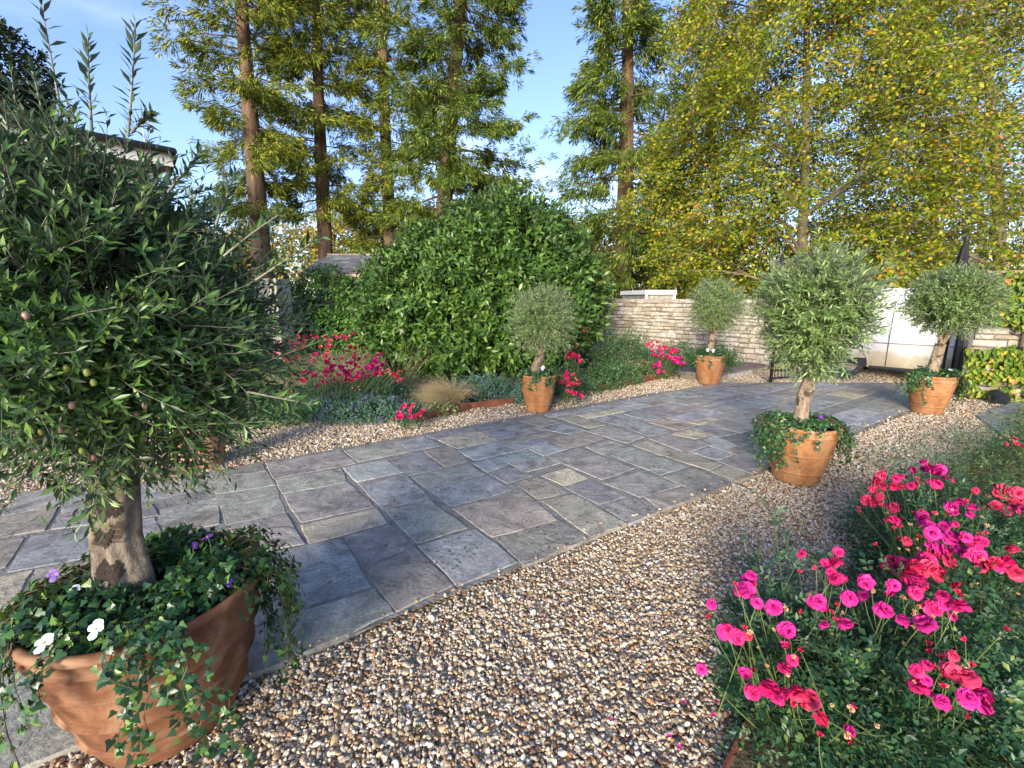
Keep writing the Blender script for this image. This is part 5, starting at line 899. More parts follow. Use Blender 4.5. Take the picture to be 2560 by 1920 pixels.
# ---------------------------------------------------------------- catmint, grasses, ground cover
def mound(c, rx, ry, rz, n, size, label, flowers, seed, mat='mint', name='catmint', cat='catmint', group=None, tmpl=DIAM, nf=0, lumpy=.18):
    q = np.random.default_rng(seed); root = thing(name, (c[0], c[1], 0), label, cat, group)
    d = unit(q.normal(size=(n, 3))); d[:, 2] = np.abs(d[:, 2]); rr = q.uniform(.45, 1, n) ** .4 * (1 + lumpy * np.sin(7 * d[:, 0] + seed) * np.cos(6 * d[:, 1] + seed * 2) + .08 * np.sin(17 * d[:, 0] + 13 * d[:, 1])); P = d * rr[:, None] * [rx, ry, rz] + [0, 0, .01]
    D = unit(d * .7 + q.normal(size=(n, 3)) * .6 + [0, 0, .2]); N = unit(d + q.normal(size=(n, 3)) * .6 + [0, 0, .4]); V, F = scatter(tmpl[0], tmpl[1], P, frames(D, N), q.uniform(.6, 1.2, n) * size); setp(mk('foliage', V, F, M[mat], root), kind='stuff')
    if flowers:
        m = flowers; d = unit(q.normal(size=(m, 3)) + [0, -.5, .1]); d[:, 2] = np.abs(d[:, 2]); sp = d * [rx, ry, rz] * q.uniform(.92, 1.1, (m, 1)) * (1 + lumpy * np.sin(7 * d[:, 0] + seed) * np.cos(6 * d[:, 1] + seed * 2))[:, None]; ax = unit(d + q.normal(size=(m, 3)) * .5 + [0, 0, .5]); k = 12
        P = (sp[:, None] + ax[:, None] * np.linspace(0, .09, k)[None, :, None]).reshape(-1, 3) + q.normal(size=(m * k, 3)) * .006; D = rdir(m * k); V, F = scatter(DIAM[0], DIAM[1], P, frames(D, rdir(m * k)), q.uniform(.010, .018, m * k)); setp(mk('flower_spikes', V, F, M['mint_flower'], root), kind='stuff')
    return root
cm = 'catmint mounds along the left bed'
a_ = G(890, 1060); mound((a_[0] - .08, a_[1] + .32), .92, .42, .30, 9000, .036, 'wide grey-green catmint mound with violet spikes below the left roses', 230, 21, group=cm)
a_ = G(800, 1030); mound((a_[0], a_[1] + .42), .55, .35, .36, 4000, .036, 'darker catmint hump behind the wide front mound', 30, 22, group=cm)
a_ = G(1215, 1005); mound((a_[0] - .05, a_[1] + .30), .62, .36, .36, 6000, .038, 'catmint mound left of the terracotta pot before the shrub', 110, 23, group=cm)
a_ = G(1310, 1010); mound((a_[0] + .05, a_[1] + .1), .25, .25, .30, 1600, .038, 'small catmint patch touching the pot before the shrub', 40, 24, group=cm)
a_ = G(2080, 948); mound((a_[0], a_[1] + .25), .55, .3, .26, 1800, .05, 'catmint clump by the van wheel beyond the paving', 50, 25, group=cm)
a_ = G(1475, 985); mound((a_[0] - .1, a_[1] + .15), .32, .26, .26, 1500, .035, 'green low plant below the pink rose right of the pot', 0, 26, 'cover', 'bed_plant', 'plant', 'low leafy plants in the left bed')
for i, (u, v, rx, rz, Y, m_, lb) in enumerate(((700, 1062, .42, .26, 6.0, 'cover', 'dark low foliage left of the catmint by the gravel edge'), (1095, 1022, .30, .16, 6.5, 'blade', 'yellow-green leafy plant under the straw grass tuft'), (1560, 905, .70, .85, 10.6, 'cover', 'tall loose green plant right of the big shrub'), (1600, 925, .55, .34, 9.6, 'blade', 'yellow-green low plant behind the rusty edging'), (1545, 950, .5, .40, 8.9, 'cover', 'green weedy plant behind the left end of the rusty edging'), (1500, 945, .45, .45, 8.4, 'cover', 'leafy plant between the shrub and the rusty edging'), (1790, 900, .55, .62, 10.3, 'cover', 'dark green plants behind the far pot by the wall'), (1700, 880, .6, .62, 10.4, 'cover', 'green plants between the bright roses and the wall'), (960, 985, .5, .38, 7.1, 'rose_leaf', 'dark leafy plant right of the left roses'), (1380, 960, .5, .42, 8.0, 'cover', 'dark green plant behind the pot before the shrub'), (870, 870, .7, .55, 9.2, 'blade', 'wispy pale plants below the wall climber'))):
    p = A(u, v, Y); mound((p[0], Y), rx, rx * .65, rz, int(2200 * rx * rz / .16), .045, lb, 0, 30 + i, m_, 'bed_plant', 'plant', 'low leafy plants in the left bed', DIAM, lumpy=.3)
def tuft(c, n, Lb, spread, lean, mat, label, name='ornamental_grass', group=None, seed=1, w=.0022, base=.06, droop=.5):
    q = np.random.default_rng(seed); root = thing(name, (c[0], c[1], 0), label, 'grass', group); m = 7; t = np.linspace(0, 1, m)[None, :, None]; o = np.stack([q.normal(0, base, n), q.normal(0, base, n), np.zeros(n)], 1)
    d = unit(np.stack([q.normal(0, spread, n) + lean[0], q.normal(0, spread, n) + lean[1], np.ones(n)], 1)); h = d * [1, 1, 0]; L_ = (Lb * q.uniform(.55, 1.1, n))[:, None, None]; P = o[:, None] + d[:, None] * t * L_ + (unit(h + 1e-5)[:, None] * .35 + np.array([0, 0, -droop])) * t ** 2.2 * L_ * q.uniform(.5, 1.2, (n, 1, 1)); P[..., 2] = np.maximum(P[..., 2], .012)
    V, F = twigs(P, np.linspace(w, w * .25, m)[None].repeat(n, 0)); setp(mk('blades', V, F, M[mat], root), kind='stuff'); return root
og = 'ornamental grasses in the left bed'
a_ = G(1135, 1022); tuft((a_[0], a_[1] + .05), 1500, .74, .30, (-.35, -.15), 'straw', 'straw-coloured feathery grass tuft at the foot of the big shrub', group=og, seed=2, base=.05, droop=.55)
a_ = G(1100, 1000); tuft((a_[0] - .15, a_[1] + .2), 350, .36, .6, (-.3, -.2), 'blade', 'short green-yellow grass beside the straw tuft', group=og, seed=3, w=.0028)
a_ = A(1000, 960, 7.4); tuft((a_[0], 7.4), 70, 1.0, .16, (.05, 0), 'straw', 'tall thin grass stems behind the left roses', group=og, seed=4, w=.0028, droop=.12)
a_ = A(850, 905, 8.0); tuft((a_[0], 8.0), 320, 1.0, .28, (.05, 0), 'straw', 'brownish feathery grass between the two left rose bushes', group=og, seed=5, w=.0026, droop=.35)
a_ = A(720, 930, 7.2); tuft((a_[0], 7.2), 160, .7, .3, (0, 0), 'straw', 'pale grass glimpsed behind the near olive leaves', group=og, seed=6, droop=.3)
a_ = A(1585, 880, 11.0); tuft((a_[0], 11.0), 40, 1.35, .18, (.05, 0), 'blade', 'tall thin stems in front of the stone wall', group=og, seed=7, w=.004, droop=.08)
# right bed: many small leaves and blades that nobody could count
def cover(P0, n, size, mat, hgt, name, tmpl, seed, avoid=None):
    q = np.random.default_rng(seed); pts = np.array(P0)[:, :2]; lo, hi = pts.min(0), pts.max(0); xy = q.uniform(lo, hi, (n * 3, 2)); k = inpoly(xy[:, 0], xy[:, 1], P0) & (np.abs(xy[:, 0]) < 1.3 * xy[:, 1] + .3); xy = xy[k]
    dist = np.hypot(xy[:, 0], xy[:, 1]); xy = xy[q.uniform(0, 1, len(xy)) < np.clip(2.2 / dist, .12, 1)][:n]; h = hgt * (.35 + .65 * (.5 + .5 * np.sin(xy[:, 0] * 5 + seed) * np.cos(xy[:, 1] * 4 + seed * 1.3))) * (1 + .3 * np.sin(xy[:, 0] * 13) * np.sin(xy[:, 1] * 11)); P = np.c_[xy, .03 + h * q.uniform(.0, 1, len(xy)) ** .55]
    N_ = len(P); D = unit(q.normal(size=(N_, 3)) * [1, 1, .5]); N = unit(q.normal(size=(N_, 3)) * .5 + [0, 0, 1]); V, F = scatter(tmpl[0], tmpl[1], P, frames(D, N), q.uniform(.6, 1.25, N_) * size * np.clip(np.hypot(P[:, 0], P[:, 1]) / 3, .8, 1.6)); o = mk(name, V, F, M[mat]); return setp(o, kind='stuff')
setp(cover(RB, 42000, .022, 'cover', .26, 'ground_cover', DIAM, 41), 'dense small-leaved green ground cover filling the right bed'); setp(cover(RB, 9000, .03, 'rose_leaf', .30, 'undergrowth', (SERR[0], SERR[1]), 42), 'dark green leafy undergrowth between the right roses')
setp(cover(LB, 16000, .03, 'cover', .14, 'ground_cover', DIAM, 43), 'thin low greenery on the soil of the left bed')
def blades(P0, n, L_, mat, seed, lim=None):
    q = np.random.default_rng(seed); pts = np.array(P0)[:, :2]; xy = q.uniform(pts.min(0), pts.max(0), (n * 4, 2)); k = inpoly(xy[:, 0], xy[:, 1], P0) & (np.abs(xy[:, 0]) < 1.3 * xy[:, 1] + .3)
    if lim: k &= lim(xy)
    xy = xy[k][:n]; n = len(xy); m = 5; t = np.linspace(0, 1, m)[None, :, None]; o = np.c_[xy, np.full(n, .05)]; d = unit(np.c_[q.normal(0, .5, (n, 2)), np.ones(n)]); Lr = L_ * q.uniform(.5, 1.2, (n, 1, 1)); P = o[:, None] + d[:, None] * t * Lr + np.array([0, 0, -.45]) * t ** 2 * Lr + (d * [1, 1, 0])[:, None] * t ** 2 * Lr * .5
    V, F = twigs(P, np.linspace(.0016, .0005, m)[None].repeat(n, 0)); o = mk('grass', V, F, M[mat]); return setp(o, 'thin arching grass and wispy stems through the right bed' if mat == 'blade' else None, kind='stuff')
blades(RB, 4200, .42, 'blade', 51, lambda p: p[:, 0] > 1.35 + .55 * (p[:, 1] - 1.0))
# feathery dark plants along the far edge of the right bed
for i, (u, v, rx, rz) in enumerate(((2275, 1150, .34, .26), (2380, 1120, .38, .32), (2455, 1095, .36, .34), (2520, 1085, .35, .38), (2165, 1290, .18, .34), (2450, 1200, .5, .44), (2320, 1205, .32, .36))):
    p = G(u, v, .1); mound((p[0], p[1]), rx, rx * .8, rz, 1150, .034, ('feathery grey-green plant in the right bed, first from the tall olive pot', 'feathery plant in the right bed below the climber-side pot', 'feathery green plant by the far right pot at the bed edge', 'feathery green plant beside the far right paving', 'loose green plant on the gravel side of the back roses', 'dense green plant behind the back roses', 'grey-green plant directly above the back roses')[i], 0, 60 + i, 'mint' if i % 2 == 0 else 'cover', 'bed_plant', 'plant', 'feathery plants in the right bed', NEED, lumpy=.35)

# ---------------------------------------------------------------- masses of leaves: the big shrub, climbers, far trees
def leafmass(root, lumps, ncl, per, ll, tmpl, mat, seed, inner=.25, nparts=0, droop=-.15, floor=.05, shoot=.16, name='foliage', outward=.9):
    q = np.random.default_rng(seed); L_ = np.array(lumps, float); area = (L_[:, 3] * L_[:, 4] * L_[:, 5]) ** (2 / 3); idx = q.choice(len(L_), int(ncl * 1.7), p=area / area.sum()); d = unit(q.normal(size=(len(idx), 3))); k = L_[idx]
    rr = np.where(q.uniform(0, 1, len(idx)) < inner, q.uniform(.45, .9, len(idx)), q.uniform(.9, 1.04, len(idx))); rr = rr * (1 + .10 * np.sin(d[:, 0] * 9 + idx) * np.cos(d[:, 2] * 8) + .07 * np.sin(d[:, 1] * 19 + d[:, 2] * 15)); P = k[:, :3] + d * k[:, 3:6] * rr[:, None]; keep = P[:, 2] > floor
    for j in range(len(L_)): keep &= ~((idx != j) & (((P - L_[j, :3]) / L_[j, 3:6]) ** 2).sum(1).__lt__(.62))
    P, d = P[keep][:ncl], d[keep][:ncl]; n = len(P); ax = unit(d * outward + q.normal(size=(n, 3)) * .45 + [0, 0, .25]); ref = unit(np.cross(ax, q.normal(size=(n, 3)))); b2 = np.cross(ax, ref); a = (np.arange(per) * 2.4)[None] + q.uniform(0, 6.28, (n, 1)); t = np.linspace(0, 1, per)[None, :, None]
    pos = P[:, None] + ax[:, None] * t * shoot; s_ = np.cos(a)[..., None] * ref[:, None] + np.sin(a)[..., None] * b2[:, None]; D = unit(ax[:, None] * (.25 + .9 * t) + s_ * (1.05 - .5 * t) + [0, 0, droop] + q.normal(size=pos.shape) * .15); N = unit(ax[:, None] * .9 - s_ * .3 + [0, 0, .5] + q.normal(size=pos.shape) * .25)
    sc = q.uniform(*ll, pos.shape[:2]).reshape(-1); P3 = pos.reshape(-1, 3) - np.array(root.location); R = frames(D.reshape(-1, 3), N.reshape(-1, 3)); return split_parts(root, 'leaf', tmpl[0], tmpl[1], P3, R, sc, M[mat], nparts, stuffname=name)
B4 = (np.array([[0, 0, 0], [.5, .21, .05], [.5, -.21, .05], [1, 0, -.15], [.5, 0, -.02]]), np.array([[0, 4, 1], [0, 2, 4], [4, 3, 1], [2, 3, 4]]))
bush_l = [(-.75, 11.5, 1.45, 3.0, 2.3, 1.9), (-.10, 11.4, 2.55, 2.0, 1.8, 1.42), (-2.6, 10.9, 1.1, 1.5, 1.4, 1.35), (-1.9, 11.2, 2.1, 1.35, 1.4, 1.15), (1.35, 11.1, 1.6, 1.25, 1.4, 1.5), (-1.2, 10.3, .8, 1.7, 1.15, 1.0), (.45, 10.4, 1.0, 1.3, 1.0, 1.05), (-1.05, 10.7, 1.9, 1.2, 1.1, 1.0), (.9, 11.3, 2.35, 1.1, 1.2, 1.0), (-3.05, 11.4, 1.9, .9, 1.0, .8)]
bush_l = [(-.62 + (x + .62) * .84, y, z, a * .86, b, c) for x, y, z, a, b, c in bush_l]
root = thing('big_shrub', (-.7, 11.4, 0), 'huge rounded glossy green shrub at the back of the left bed', 'shrub')
leafmass(root, bush_l, 7200, 8, (.12, .20), B4, 'bush', 71, nparts=300, shoot=.19, inner=.25)
leafmass(root, [(x, y, z, a * .8, b * .8, c * .82) for x, y, z, a, b, c in bush_l], 1700, 7, (.18, .26), B4, 'bush', 70, shoot=.15, name='inner_foliage', inner=.1)
g = Geo()
for i in range(16):
    a = i * 2.4; e = np.array([math.cos(a) * 2.0, math.sin(a) * 1.5, rng.uniform(1.2, 3.2)]); t = np.linspace(0, 1, 7)[:, None]; g.tube((1 - t) ** 2 * np.array([math.cos(a) * .2, math.sin(a) * .2, 0]) + 2 * t * (1 - t) * (e * [.3, .3, .6]) + t ** 2 * e, np.linspace(.06, .012, 7), 6)
setp(g.out('stems', M['dark_bark'], root), kind='stuff')
hd = add_blooms(root, np.array([-.7, 11.4, 0]), [(A(1174, 833, 9.55), 1, 'coral'), (A(1458, 826, 9.7), 2, 'coral')], .045, BLS)
root = thing('wall_climber', (-6.3, 14.4, 0), 'green leafy climber covering the wall below the slate roof', 'climber')
leafmass(root, [(-5.9, 14.6, 1.5, 1.0, .45, 1.05), (-6.5, 14.5, .8, 1.0, .5, .9), (-5.1, 14.6, 1.3, .8, .45, .85), (-5.3, 14.3, .6, 1.0, .6, .6), (-6.9, 14.6, 1.3, .6, .4, .8), (-4.4, 14.2, .7, .8, .5, .7)], 2100, 6, (.10, .17), B4, 'wallivy', 72, nparts=0, shoot=.12)
# climber on the right wall
def wall_creeper():
    ang = math.atan2(5.05 - 7.70, 11.4 - 7.88); ex_, ey = np.array([math.cos(ang), math.sin(ang), 0]), np.array([math.sin(ang), -math.cos(ang), 0]); o = np.array([7.88, 7.70, 0]); q = np.random.default_rng(81)
    root = thing('wall_creeper', (8.6, 7.3, 0), 'yellow-green creeper with large leaves on the high right wall', 'climber')
    n = 8200; x = q.uniform(-.1, 3.6, n); z = q.uniform(.05, 2.12, n); gap = 1.03 + .08 * np.sin(x * 4); keep = (np.abs(z - gap) > .17 + .05 * np.sin(x * 9)) & ((z > .35) | (q.uniform(0, 1, n) < .35)) & ((z < 1.03) | (x > .12)); x, z = x[keep], z[keep]; n = len(x)
    dep = .05 + q.uniform(0, .20, n) + .06 * np.sin(x * 6) * np.cos(z * 5); P = o + ex_ * x[:, None] + ey * dep[:, None] + np.array([0, 0, 1.]) * z[:, None]; D = unit(q.normal(size=(n, 3)) * .45 + [0, 0, -.8] + ey * .35); N = unit(ey * 1.0 + q.normal(size=(n, 3)) * .4 + [0, 0, .45]); split_parts(root, 'leaf', ROUND[0], ROUND[1], P - np.array([8.6, 7.3, 0]), frames(D, N), q.uniform(.06, .12, n), M['creeper'], 300, stuffname='foliage')
    g = Geo()
    for xs in (.5, 1.25, 2.2): g.tube([o + ex_ * xs + ey * .04 - np.array([8.6, 7.3, 0]), o + ex_ * (xs + .04) + ey * .06 + [0, 0, 1] - np.array([8.6, 7.3, 0]), o + ex_ * (xs + .0) + ey * .05 + [0, 0, 2.0] - np.array([8.6, 7.3, 0])], [.03, .024, .015], 7)
    for k in range(14):
        xs, zz = q.uniform(.2, 3), q.uniform(.85, 1.2); g.tube([o + ex_ * (xs + t) + ey * .05 + [0, 0, zz + .1 * math.sin(t * 5 + k)] - np.array([8.6, 7.3, 0]) for t in np.linspace(0, .7, 6)], [.008] * 6, 4)
    g.out('stems', M['dark_bark'], root)
wall_creeper()

# ---------------------------------------------------------------- trees
def tree_root(name, base, label, cat, group): return thing(name, (base[0], base[1], -.03), label, cat, group)
def conifer(pb, pt, Yd, rb, Htop, env, z0, nb, label, mat, seed, leaf=.32, dens=1.0, weep=.0, ncl=24, per=33):
    q = np.random.default_rng(seed); b, t_ = A(*pb, Yd), A(*pt, Yd); sl_ = (t_ - b) / (t_[2] - b[2]); base = b - sl_ * b[2]; root = tree_root('conifer_tree', base, label, 'tree', 'tall conifers behind the garden wall'); o = np.zeros(3); top = sl_ * Htop
    zz = np.linspace(0, 1, 14); P = o + top * zz[:, None] + np.c_[.08 * np.sin(zz * 7 + seed), .05 * np.cos(zz * 6), np.zeros(14)]; R = rb * (1.0 - .80 * zz) * (1 + .35 * np.exp(-zz * 22)); V, F = gnarl(P, R, 20, .09, seed); mk('trunk', V, F, M['redwood'], root, True)
    pos, D, N = [], [], []; limbs = []
    for i in range(nb):
        f = (i + q.uniform(0, 1)) / nb; z = z0 + (Htop - z0) * f ** 1.05; a = q.uniform(0, 2 * math.pi); Lb = env(z) * q.uniform(.55, 1.08); c0 = o + sl_ * z; h = np.array([math.cos(a), math.sin(a), 0]); m = 9; t = np.linspace(0, 1, m)[:, None]; sag = (.34 + weep) * Lb * q.uniform(.5, 1.3); br = c0 + h * t * Lb + np.array([0, 0, 1.]) * (.12 * Lb * t - sag * t ** 1.5 + .45 * sag * t ** 4) + np.cumsum(q.normal(size=(m, 3)) * .03 * Lb, 0) * t
        limbs.append((br, np.linspace(.022 + .011 * Lb, .006, m)))
        nc = max(4, int(ncl * dens * (Lb / 4.0) + 3)); tt = q.uniform(.18, 1.05, nc) ** .8; i0 = np.clip((tt * (m - 1)).astype(int), 0, m - 2); fr = (tt * (m - 1) - i0)[:, None]; cc = br[i0] * (1 - fr) + br[i0 + 1] * fr; side = np.cross(h, [0, 0, 1.]); lat = q.normal(size=nc) * .16 * Lb * (.5 + .5 * tt); cc = cc + side * lat[:, None] + np.array([0, 0, -1.]) * np.abs(q.normal(size=nc) * (.16 + weep))[:, None]
        ax = unit(h * .7 + side * (lat / max(Lb, .1) * 3)[:, None] + q.normal(size=(nc, 3)) * .35 + [0, 0, -.25 - weep]); sl2 = q.uniform(.35, .75, nc) * (1 + weep * .6); tp = q.uniform(0, 1, (nc, per, 1)); rad = (.12 * (1 - .6 * tp)) * q.normal(size=(nc, per, 3)); pp = cc[:, None] + ax[:, None] * tp * sl2[:, None, None] + rad; dd = unit(ax[:, None] * 1.2 + rad * 4 + q.normal(size=pp.shape) * .28 + [0, 0, -.38])
        pos.append(pp.reshape(-1, 3)); D.append(dd.reshape(-1, 3)); N.append(unit(q.normal(size=(nc * per, 3)) + [0, -.2, .6]))
    g = Geo(); nbig = sorted(range(len(limbs)), key=lambda k_: -limbs[k_][1][0])
    for k_ in nbig[:8]: g2 = Geo(); g2.tube(limbs[k_][0], limbs[k_][1] * .9, 6); g2.out('limb', M['redwood'], root, True)
    Pl = np.array([limbs[k_][0] for k_ in nbig[8:]]); Rl = np.array([limbs[k_][1] for k_ in nbig[8:]]); V, F = twigs(Pl, Rl, 4); setp(mk('branches', V, F, M['redwood'], root), kind='stuff')
    # fine hanging dead twigs
    k_ = q.integers(0, len(limbs), 160); st_ = np.array([limbs[i][0][int(q.integers(2, 8))] for i in k_]); tw = np.linspace(0, 1, 5)[None, :, None]; dv = unit(q.normal(size=(160, 3)) + [0, 0, -.5]); Pt = st_[:, None] + dv[:, None] * tw * q.uniform(.4, 1.2, (160, 1, 1)) + q.normal(size=(160, 1, 3)) * .3 * tw ** 2; V, F = twigs(Pt, np.linspace(.014, .004, 5)[None].repeat(160, 0)); setp(mk('twigs', V, F, M['beech_bark'], root), kind='stuff')
    P, D, N = map(np.concatenate, (pos, D, N)); V, F = scatter(NEED[0] * [1, 1.25, 1], NEED[1], P, frames(D, N), q.uniform(.6, 1.25, len(P)) * leaf); setp(mk('crown', V, F, M[mat], root), kind='stuff'); return len(P)
tot = 0
tot += conifer((648, 620), (607, 0), 28, .58, 30, lambda z: (3.7 if z < 16 else 4.1) * (1 if z < 20 else max(.15, (30 - z) / 10)) * (.75 if z < 10 else 1), 6.4, 135, 'tall redwood nearest the house, its trunk rising behind the near olive', 'sequoia', 101, dens=1.0)
tot += conifer((812, 650), (794, 0), 31, .50, 31, lambda z: 3.4 * (1 if z < 22 else max(.15, (31 - z) / 9)), 6.8, 125, 'tall redwood whose bare reddish trunk stands behind the slate roof', 'sequoia', 102, dens=1.0)
tot += conifer((978, 600), (953, 0), 32, .52, 31, lambda z: (2.7 if z > 9 else 3.4) * (1 if z < 22 else max(.15, (31 - z) / 9)), 4.0, 120, 'slim tall redwood standing third along, left of the densest one', 'sequoia', 103, dens=.95)
tot += conifer((1112, 540), (1147, 0), 29, .60, 30, lambda z: (4.9 - .10 * (z - 7)) * (1 if z < 21 else max(.15, (30 - z) / 9)) * (1.0 if z > 7 else .8), 5.6, 165, 'densest tall redwood directly above the big shrub, beside the gap of sky', 'spruce', 104, dens=1.15, leaf=.33)
tot += conifer((1562, 745), (1566, 0), 25, .48, 27, lambda z: (4.3 - .12 * z) * (1 if z < 19 else max(.15, (27 - z) / 8)) + .9 * math.exp(-((z - 6.5) / 2) ** 2), 2.0, 190, 'weeping conifer right of the sky gap, its red trunk behind the wall', 'spruce', 105, dens=1.1, weep=.18, leaf=.31)
def beech(pb, pt, Yd, rb, H, env, zlo, nsp, label, mat, seed, leaf=.11, lean=None, per=26, nl=46, bark='beech_bark', cat='beech_tree', hang=.38, grp='beech trees turning yellow'):
    q = np.random.default_rng(seed); b, t_ = A(*pb, Yd), A(*pt, Yd); sl_ = (t_ - b) / (t_[2] - b[2]); base = b - sl_ * b[2]; root = tree_root(cat, base, label, 'tree', grp)
    zz = np.linspace(0, 1, 12); P = sl_ * H * .92 * zz[:, None] + np.c_[.12 * np.sin(zz * 6 + seed), .1 * np.cos(zz * 5), np.zeros(12)]; V, F = gnarl(P, rb * (1 - .85 * zz) * (1 + .3 * np.exp(-zz * 20)), 18, .08, seed); mk('trunk', V, F, M[bark], root, True)
    z = q.uniform(0, 1, nsp) ** 1.0 * (H - zlo) + zlo; a = q.uniform(0, 6.283, nsp); rr = np.array([env(v) for v in z]) * (q.uniform(.12, 1, nsp) ** .5) * (1 + .16 * np.sin(3 * a + z * .9) + .10 * np.sin(7 * a - z * 1.7)); h = np.stack([np.cos(a), np.sin(a), np.zeros(nsp)], 1); c = sl_ * z[:, None] + h * rr[:, None]
    gp = np.sin(c[:, 0] * 1.15 + seed) * np.sin(c[:, 2] * 1.25 + c[:, 1] * .4) + .7 * np.sin(c[:, 0] * 2.3 - c[:, 2] * 1.7 + seed); kp = gp > -.55 + .5 * (q.uniform(0, 1, nsp) - .5); c, rr, h, z, a = c[kp], rr[kp], h[kp], z[kp], a[kp]; nsp = len(c)
    # limbs end at some of the sprays
    pick = q.choice(nsp, nl, replace=False)
    for i, k in enumerate(pick):
        e = c[k]; zs = max(1.2, e[2] - .45 * rr[k] - .5) if rr[k] > 1 else max(1, e[2] - 1); s0 = sl_ * zs; mid = (s0 + e) / 2 + [0, 0, .12 * rr[k]] + q.normal(size=3) * .15 * rr[k] * .5; t = np.linspace(0, 1, 8)[:, None]; g = Geo(); g.tube((1 - t) ** 2 * s0 + 2 * t * (1 - t) * mid + t ** 2 * e, np.linspace(.018 + .012 * rr[k], .008, 8), 6); g.out('limb', M[bark], root, True)
    ax = unit(h + q.normal(size=(nsp, 3)) * .5 + [0, 0, -.1]); L_ = q.uniform(.7, 1.5, nsp); m = 5; t = np.linspace(-.6, 1, m)[None, :, None]; dr = np.array([0, 0, -1.]) * (hang * q.uniform(.3, 2.0, nsp))[:, None]; Pt = c[:, None] + ax[:, None] * t * L_[:, None, None] * .6 + dr[:, None] * np.maximum(t, 0) ** 2 * L_[:, None, None]; V, F = twigs(Pt, np.linspace(.013, .003, m)[None].repeat(nsp, 0)); setp(mk('twigs', V, F, M[bark], root), kind='stuff')
    tp = q.uniform(-.4, 1, (nsp, per, 1)); side = unit(np.cross(ax, [0, 0, 1.])); lat = q.normal(size=(nsp, per, 1)) * .20 * L_[:, None, None]; pp = c[:, None] + ax[:, None] * tp * L_[:, None, None] * .6 + dr[:, None] * np.maximum(tp, 0) ** 2 * L_[:, None, None] + side[:, None] * lat + q.normal(size=(nsp, per, 3)) * .07; dd = unit(ax[:, None] * .6 + side[:, None] * np.sign(lat) * .6 + q.normal(size=pp.shape) * .35 + [0, 0, -.25]); nn = unit(q.normal(size=pp.shape) * .55 + [0, -.35, .9])
    V, F = scatter(DIAM[0] * [1, 1.1, 1], DIAM[1], pp.reshape(-1, 3), frames(dd.reshape(-1, 3), nn.reshape(-1, 3)), q.uniform(.7, 1.25, nsp * per) * leaf); setp(mk('crown', V, F, M[mat], root), kind='stuff'); return nsp * per
def dome(H, R, lo=.0, k=1.0):
    def f(z):
        u = max(0., min(1., z / H)); return R * (math.sin(min(1, (u * 1.0 + .24) * 1.0) * math.pi) ** .62 if u > .26 else .97 + .03 * u / .26) * k + .2
    return f
tot += beech((2012, 600), (2004, 0), 19.5, .24, 19.5, dome(20, 6.3), 1.3, 6400, 'large golden-green beech tree behind the van and the middle olives', 'beech', 111, leaf=.125, per=44)
tot += beech((2500, 620), (2440, 0), 19.5, .26, 17.5, dome(18, 6.2), 1.2, 3700, 'duller olive-green beech tree at the right edge behind the climber wall', 'beech_dull', 112, leaf=.135, per=32)
tot += beech((2330, 560), (2300, 0), 27, .3, 19, dome(20, 6), 3, 1500, 'open pale tree standing behind the two beeches', 'beech_dull', 113, leaf=.15, per=14)
tot += beech((1800, 600), (1760, 0), 28, .3, 23, dome(23, 5.0), 3, 1700, 'tall tree seen between the weeping conifer and the golden beech', 'far_green', 114, leaf=.17, per=22, cat='broadleaf_tree', grp='distant trees beyond the wall')
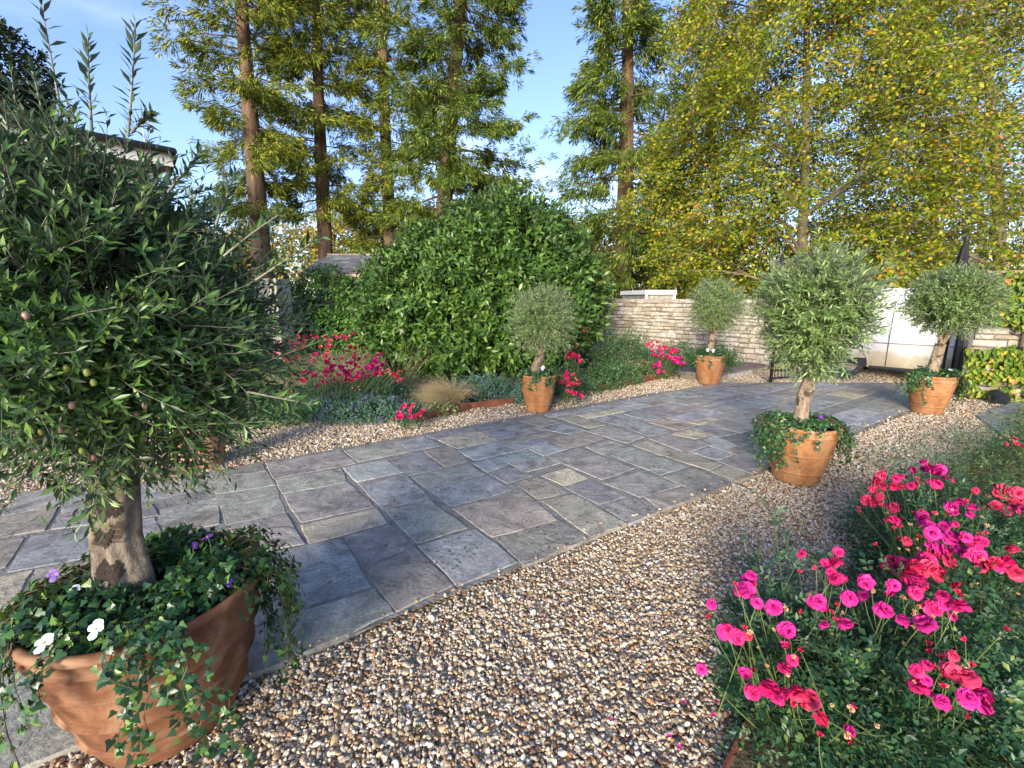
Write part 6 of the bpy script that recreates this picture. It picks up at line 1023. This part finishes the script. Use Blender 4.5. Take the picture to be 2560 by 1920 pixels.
far = [(560, 610, 52, 'far_autumn', 4.6, 3.2), (700, 600, 55, 'far_autumn', 5.0, 3.8), (880, 600, 50, 'far_autumn', 4.2, 3.0), (985, 585, 42, 'far_green', 3.8, 3.8), (1090, 585, 48, 'far_green', 4.0, 3.5), (1345, 545, 48, 'far_green', 3.6, 2.8), (1450, 600, 44, 'far_autumn', 3.4, 3.4), (1225, 600, 52, 'far_green', 4.5, 3.2), (1700, 640, 40, 'far_green', 4.2, 4.0), (1850, 640, 42, 'far_autumn', 4.5, 4.2), (2150, 640, 40, 'far_green', 5.5, 5), (2450, 640, 38, 'far_green', 6, 5), (420, 610, 50, 'far_green', 5, 4)]
FL = ['pale autumn tree low on the horizon behind the near olive', 'yellow autumn tree glimpsed left of the bare redwood trunk', 'golden autumn tree right of the bare redwood trunk', 'dark green tree at the foot of the slim redwood', 'green tree behind the top of the big shrub', 'hazy round treetop in the sky gap above the shrub', 'brownish tree low behind the weeping conifer', 'green treetop just behind the right of the big shrub', 'shaded tree under the boughs right of the red trunk', 'yellowish tree behind the far small olive', 'green tree deep behind the van', 'green tree behind the right wall', 'green tree behind the house corner']
for i, (u, v, Yd, mt, rx, rz) in enumerate(far):
    c = A(u, v, Yd); zc = c[2] - rz * .35; root = thing('broadleaf_tree', (c[0], Yd, -.03), FL[i], 'tree', 'distant trees beyond the wall')
    q = np.random.default_rng(300 + i); lm = [(c[0] + q.uniform(-.6, .6) * rx, Yd + q.uniform(-.5, .5) * rx, zc + q.uniform(-.7, .45) * rz, rx * q.uniform(.45, .7), rx * q.uniform(.45, .7), rz * q.uniform(.4, .6)) for _ in range(9)]
    leafmass(root, lm, 1100, 7, (.26, .45), DIAM, mt, 400 + i, shoot=.5, name='crown', floor=.2); g = Geo(); g.tube([(0, 0, 0), (.1, 0, zc * .5), (0, 0, zc)], [.3, .22, .12], 8); g.out('trunk', M['dark_bark'], root, True)
c = A(-10, 190, 17); root = thing('dark_tree', (c[0], c[1], -.03), 'dark tree above the house roof at the top left corner', 'tree')
leafmass(root, [(c[0], c[1], c[2], 1.3, 1.3, 1.6), (c[0] - .6, c[1], c[2] - 1.6, 1.7, 1.5, 1.8), (c[0] + .3, c[1], c[2] - 1.2, .9, 1.0, 1.0)], 2600, 7, (.10, .18), DIAM, 'dark_tree', 500, shoot=.2, name='crown', floor=.2); g = Geo(); g.tube([(0, 0, 0), (.1, 0, 4), (0, 0, c[2])], [.3, .22, .12], 8); g.out('trunk', M['dark_bark'], root, True)
print('tree leaves', tot)
